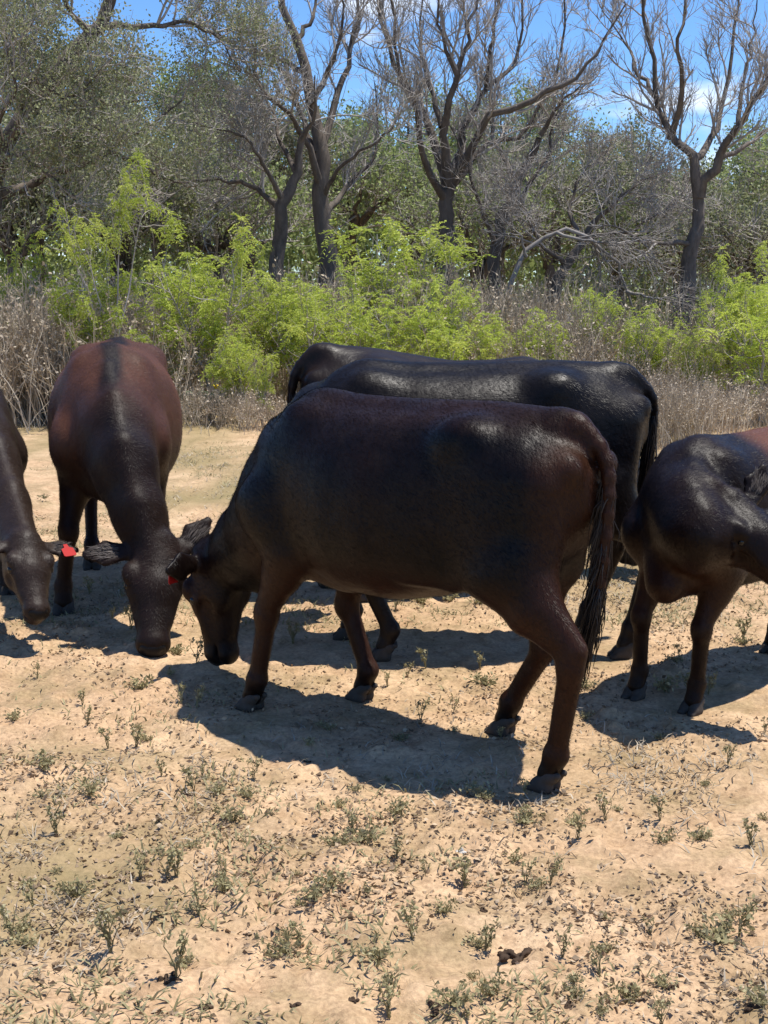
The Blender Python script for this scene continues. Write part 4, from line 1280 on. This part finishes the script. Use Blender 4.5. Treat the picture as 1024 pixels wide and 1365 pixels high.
# pale grass belt in front of the scrub
x = rng.uniform(-7, 7, 14000); y = rng.uniform(14.2, 19.5, 14000)
k = rng.random(len(x)) < np.clip((N1.fbm(x * 0.8 + 3, y * 0.8 + 8, 3) - 0.35) * 3 + (y - 16.5) * 0.25, 0, 1); x, y = x[k], y[k]
blades(len(x), x, y, 0.06, 0.22, 0.004, rng, 'tall_dry_grass', 'tall pale dry grass at the foot of the scrub', 'straw', 0.6)

def litter():
    rng = np.random.default_rng(44)
    x, y = in_view(230000, 2.3, 10.0, rng, 0)
    p = np.clip((N3.fbm(x * 1.4 + 21, y * 1.4 + 7, 4) - 0.40) * 4, 0, 1) * np.clip((N1.fbm(x * 7, y * 7, 3) - 0.36) * 4, 0, 1)
    k = rng.random(len(x)) < p * np.where(y < 4.5, 0.55, 0.3); x, y = x[k], y[k]
    n = len(x)
    C = np.stack([x, y, height(x, y) + rng.uniform(0.001, 0.008, n)], 1)
    D = rng.normal(0, 1, (n, 3)) * np.array([1, 1, 0.35])
    ln = rng.uniform(0.006, 0.024, n)
    V, q, a = leaf_quads(C, D, ln, ln * rng.uniform(0.3, 0.8, n), rng, rng.random(n) ** 1.2)
    V[:, 2] = np.maximum(V[:, 2], height(V[:, 0], V[:, 1]) + 0.001)
    tag(add('leaf_litter', mesh_np('leaf_litter', V, [q], M['litter'], False, {'v': a})), 'scattered dead leaf and straw litter on the sand', 'litter', kind='stuff')
    # crumbs of soil and dung: little faceted lumps
    n = 9000
    x, y = in_view(n * 3, 2.3, 7.5, rng, 0)
    p = np.clip((N3.fbm(x * 1.4 + 21, y * 1.4 + 7, 4) - 0.42) * 5, 0.03, 1); k = rng.random(len(x)) < p; x, y = x[k][:n], y[k][:n]; n = len(x)
    oc = np.array([(1, 0, 0), (-1, 0, 0), (0, 1, 0), (0, -1, 0), (0, 0, 1), (0, 0, -0.6)], float)
    tr = np.array([(0, 2, 4), (2, 1, 4), (1, 3, 4), (3, 0, 4), (2, 0, 5), (1, 2, 5), (3, 1, 5), (0, 3, 5)])
    r = np.minimum(rng.gamma(1.6, 0.0019, n) + 0.0015, 0.0075)
    V = (np.stack([x, y, height(x, y) + r * 0.3], 1)[:, None] + oc[None] * r[:, None, None] * rng.uniform(0.5, 1.4, (n, 6, 3)) + rng.normal(0, 0.3, (n, 6, 3)) * r[:, None, None]).reshape(-1, 3)
    F = (np.arange(n)[:, None, None] * 6 + tr[None]).reshape(-1, 3)
    tag(add('soil_crumbs', mesh_np('soil_crumbs', V, [F], M['litter'], False, {'v': np.repeat(rng.random(n) * 0.6, 6)})), 'small crumbs of soil and dung strewn on the sand', 'soil crumbs', kind='stuff')
litter()

# single weeds one can pick out
def weed_mesh(seed, kind):
    rng = np.random.default_rng(seed)
    if kind == 'upright':
        n = 5; P = np.zeros((n, 6, 3)); Rr = np.zeros((n, 6)); 
        for i in range(n):
            a = rng.uniform(0, 6.283); h = rng.uniform(0.6, 1.0) * 0.13; le = rng.uniform(0.05, 0.45)
            for j in range(6):
                t = j / 5; P[i, j] = (math.cos(a) * le * h * t ** 1.5, math.sin(a) * le * h * t ** 1.5, h * t - 0.004)
            Rr[i] = np.linspace(0.0022, 0.001, 6)
        P[:, 1:] += rng.normal(0, 0.004, (n, 5, 3))
        P1, R1 = grow(P, Rr, 14, 0.02, 0.05, 40, k=4, jit=0.15, up=0.3, rscale=0.7, rng=rng, rmin=0.0008)
        v, q = join_tubes([(P, Rr, 4), (P1, R1, 3)])
        lv, lq, la = crown_leaves(np.concatenate([P1]), 70, 0.017, rng, 0.004)
    else:
        n = 16; P = np.zeros((n, 4, 3)); Rr = np.tile(np.linspace(0.0015, 0.0008, 4), (n, 1))
        for i in range(n):
            a = rng.uniform(0, 6.283); L_ = rng.uniform(0.03, 0.09)
            for j in range(4):
                t = j / 3; P[i, j] = (math.cos(a) * L_ * t, math.sin(a) * L_ * t, 0.045 * math.sin(1.9 * t) * rng.uniform(0.6, 1.2) - 0.002)
        v, q = tubes(P, Rr, 3)
        lv, lq, la = crown_leaves(P, 110, 0.019, rng, 0.006)
    V = np.concatenate([v, lv]); a = np.concatenate([np.full(len(v), 0.35), la])
    return mesh_np('weed', V, [np.concatenate([q, lq + len(v)])], M['weed'], False, {'v': a})
WU = [weed_mesh(90 + i, 'upright') for i in range(4)]
WL = [weed_mesh(95 + i, 'low') for i in range(3)]
def weed(px, py, kind, s, rng):
    P = G(px, py)
    z = float(height(P[0], P[1]))
    me = (WU if kind == 0 else WL)[rng.integers(0, 4 if kind == 0 else 3)]
    o = add('weed', me, None, (P[0], P[1], z), rng.uniform(0, 6.28), s * (0.78 if kind == 0 else 0.62))
    where = 'on the pasture beyond the front cow' if P[1] > 5.3 else ('among the legs and shadows of the cattle' if P[1] > 4.35 else ('on the sand just in front of the cattle' if P[1] > 3.6 else 'on the open foreground sand'))
    big = 'larger ' if s > 0.9 else 'tiny '
    if kind == 0: tag(o, big + 'thin upright grey-green weed ' + where, 'weed', 'upright weeds on the sand')
    else: tag(o, big + 'low spreading rosette of grey-green weed ' + where, 'weed', 'low weeds on the sand')
rng = np.random.default_rng(55)
for px, py, kd, s in [(262, 945, 0, 1.0), (242, 940, 0, .8), (568, 893, 0, 1.0), (640, 890, 0, .8), (182, 990, 0, 1.0), (74, 1105, 0, 1.1), (235, 1165, 0, 1.2), (222, 1170, 0, .9), (187, 1170, 0, .9), (148, 1280, 0, 1.3),
                      (235, 1310, 0, 1.3), (18, 1255, 0, 1.0), (45, 1215, 0, .9), (260, 1050, 0, 1.1), (120, 1060, 1, 1.2), (60, 1030, 1, 1.3), (310, 1090, 1, 1.2), (480, 1120, 1, 1.5), (440, 1190, 1, 1.3), (470, 1110, 0, .8),
                      (420, 1210, 1, 1.2), (100, 1190, 1, 1.3), (380, 1270, 1, 1.5), (400, 1250, 0, .8), (560, 960, 0, .9), (605, 950, 0, .7), (640, 1060, 1, 1.2), (700, 1095, 1, 1.2), (620, 1170, 0, 1.2), (530, 1080, 1, 1.2),
                      (960, 1250, 1, 1.6), (985, 1235, 0, 1.2), (1010, 1340, 1, 1.2), (930, 1120, 1, 1.0), (840, 1320, 1, 1.1), (600, 1350, 1, 1.3), (800, 1300, 0, .8), (505, 1280, 1, 1.2), (970, 1030, 0, .8), (700, 1060, 0, .7),
                      (20, 960, 1, 1.1), (110, 940, 0, .8), (50, 905, 0, .7), (300, 1190, 1, 1.0), (330, 1060, 1, 1.1), (215, 1030, 0, .7), (550, 1250, 0, 1.0), (655, 1330, 1, 1.2), (880, 1100, 0, .9), (1000, 1130, 0, 1.0),
                      (640, 810, 1, 1.2), (480, 790, 1, 1.5), (445, 785, 1, 1.6), (560, 795, 1, 1.4), (600, 800, 1, 1.3), (780, 960, 1, .8), (905, 880, 0, .7), (990, 860, 1, 1.1), (280, 800, 1, 1.2), (150, 830, 0, .7)]:
    weed(px, py, kd, s, rng)
for _ in range(70):
    weed(rng.uniform(0, 1024), rng.uniform(960, 1365), int(rng.random() < 0.6), rng.uniform(0.45, 0.95), rng)
for _ in range(50):
    weed(rng.uniform(0, 1024), rng.uniform(620, 930), int(rng.random() < 0.8), rng.uniform(0.7, 1.6), rng)

# lumps: dried dung, stones, the prickly pear
def lump_mesh(name, mat, seed, flat=0.5):
    rng = np.random.default_rng(seed)
    f = Field((-1.3, -1.3, -0.6), (1.3, 1.3, 1.0), 0.11)
    for _ in range(11):
        c = np.clip(rng.normal(0, 0.42, 3), -0.75, 0.75) * np.array([1, 1, 0.3])
        f.ball(c, (rng.uniform(.14, .42), rng.uniform(.14, .42), rng.uniform(.14, .36)), 0.06)
    V, Q = f.mesh(); V = V + rng.normal(0, 0.03, V.shape); V[:, 2] *= flat * 1.6
    return mesh_np(name, V, [Q], M[mat])
CL = [lump_mesh('dung_clod', 'clod', 100 + i) for i in range(3)]
ST = [lump_mesh('stone', 'stone', 110 + i, 0.7) for i in range(2)]
def lump(name, me, px, py, r, label, cat, group):
    P = G(px, py)
    o = add(name, me, None, (P[0], P[1], float(height(P[0], P[1])) + r * 0.1), rng.uniform(0, 6.28), r)
    tag(o, label, cat, group)
lump('dung_clod', CL[0], 690, 1272, 0.050, 'dark crumbled clod of dried dung, largest on the open sand', 'dung', None)
for i, (px, py, r) in enumerate([(225, 1312, 0.026), (580, 1345, 0.028), (395, 1338, 0.018), (505, 1088, 0.014), (645, 1200, 0.014), (80, 1290, 0.016), (330, 1245, 0.012), (890, 1310, 0.016), (760, 1340, 0.018), (408, 1012, 0.018), (1005, 1345, 0.02), (470, 1330, 0.016), (275, 1345, 0.018), (545, 1195, 0.012)]):
    lump('dung_clod', CL[i % 3], px, py, r, 'small dark clod of dried dung on the sand', 'dung', 'small dung clods on the sand')
lump('stone', ST[0], 652, 806, 0.055, 'pale limestone lying in the weeds under the front cow', 'stone', None)
lump('stone', ST[1], 612, 1135, 0.02, 'small pale pebble lying on open sand', 'stone', None)

def prickly_pear(px, py):
    rng = np.random.default_rng(77)
    b = G(px, py)
    root = empty('prickly_pear', (b[0], b[1], 0))
    tag(root, 'small prickly pear cactus with one yellow flower at the scrub edge', 'cactus')
    tip = None
    for i in range(7):
        f = Field((-0.16, -0.06, -0.18), (0.16, 0.06, 0.18), 0.022)
        f.cone((0, 0, -0.09), (0, 0, 0.06), (0.028, 0.05), (0.028, 0.095), 0.01, u=(0, 1, 0))
        V, Q = f.mesh()
        o = add('pad', mesh_np('pad', V, [Q], M['pad']), root, ((i - 3) * 0.085, rng.normal(0, 0.06), 0.11 + (0.16 if i % 2 else 0.0)), rng.uniform(-0.9, 0.9))
        o.rotation_euler.y = rng.uniform(-0.5, 0.5)
    fl = []; V = []; Q = []
    for k in range(8):
        a = k * math.pi / 4
        for r_, z_, w_ in ((0.005, 0, 0.012), (0.04, 0.03, 0.02), (0.055, 0.05, 0.008)):
            for s in (-1, 1):
                V.append((r_ * math.cos(a) - s * w_ * math.sin(a), r_ * math.sin(a) + s * w_ * math.cos(a), z_))
        i = k * 6
        Q += [(i, i + 1, i + 3, i + 2), (i + 2, i + 3, i + 5, i + 4)]
    add('flower', mesh_np('flower', V, [np.array(Q)], M['flower']), root, (0.17, -0.05, 0.40), 0, 1.1)
prickly_pear(272, 562)
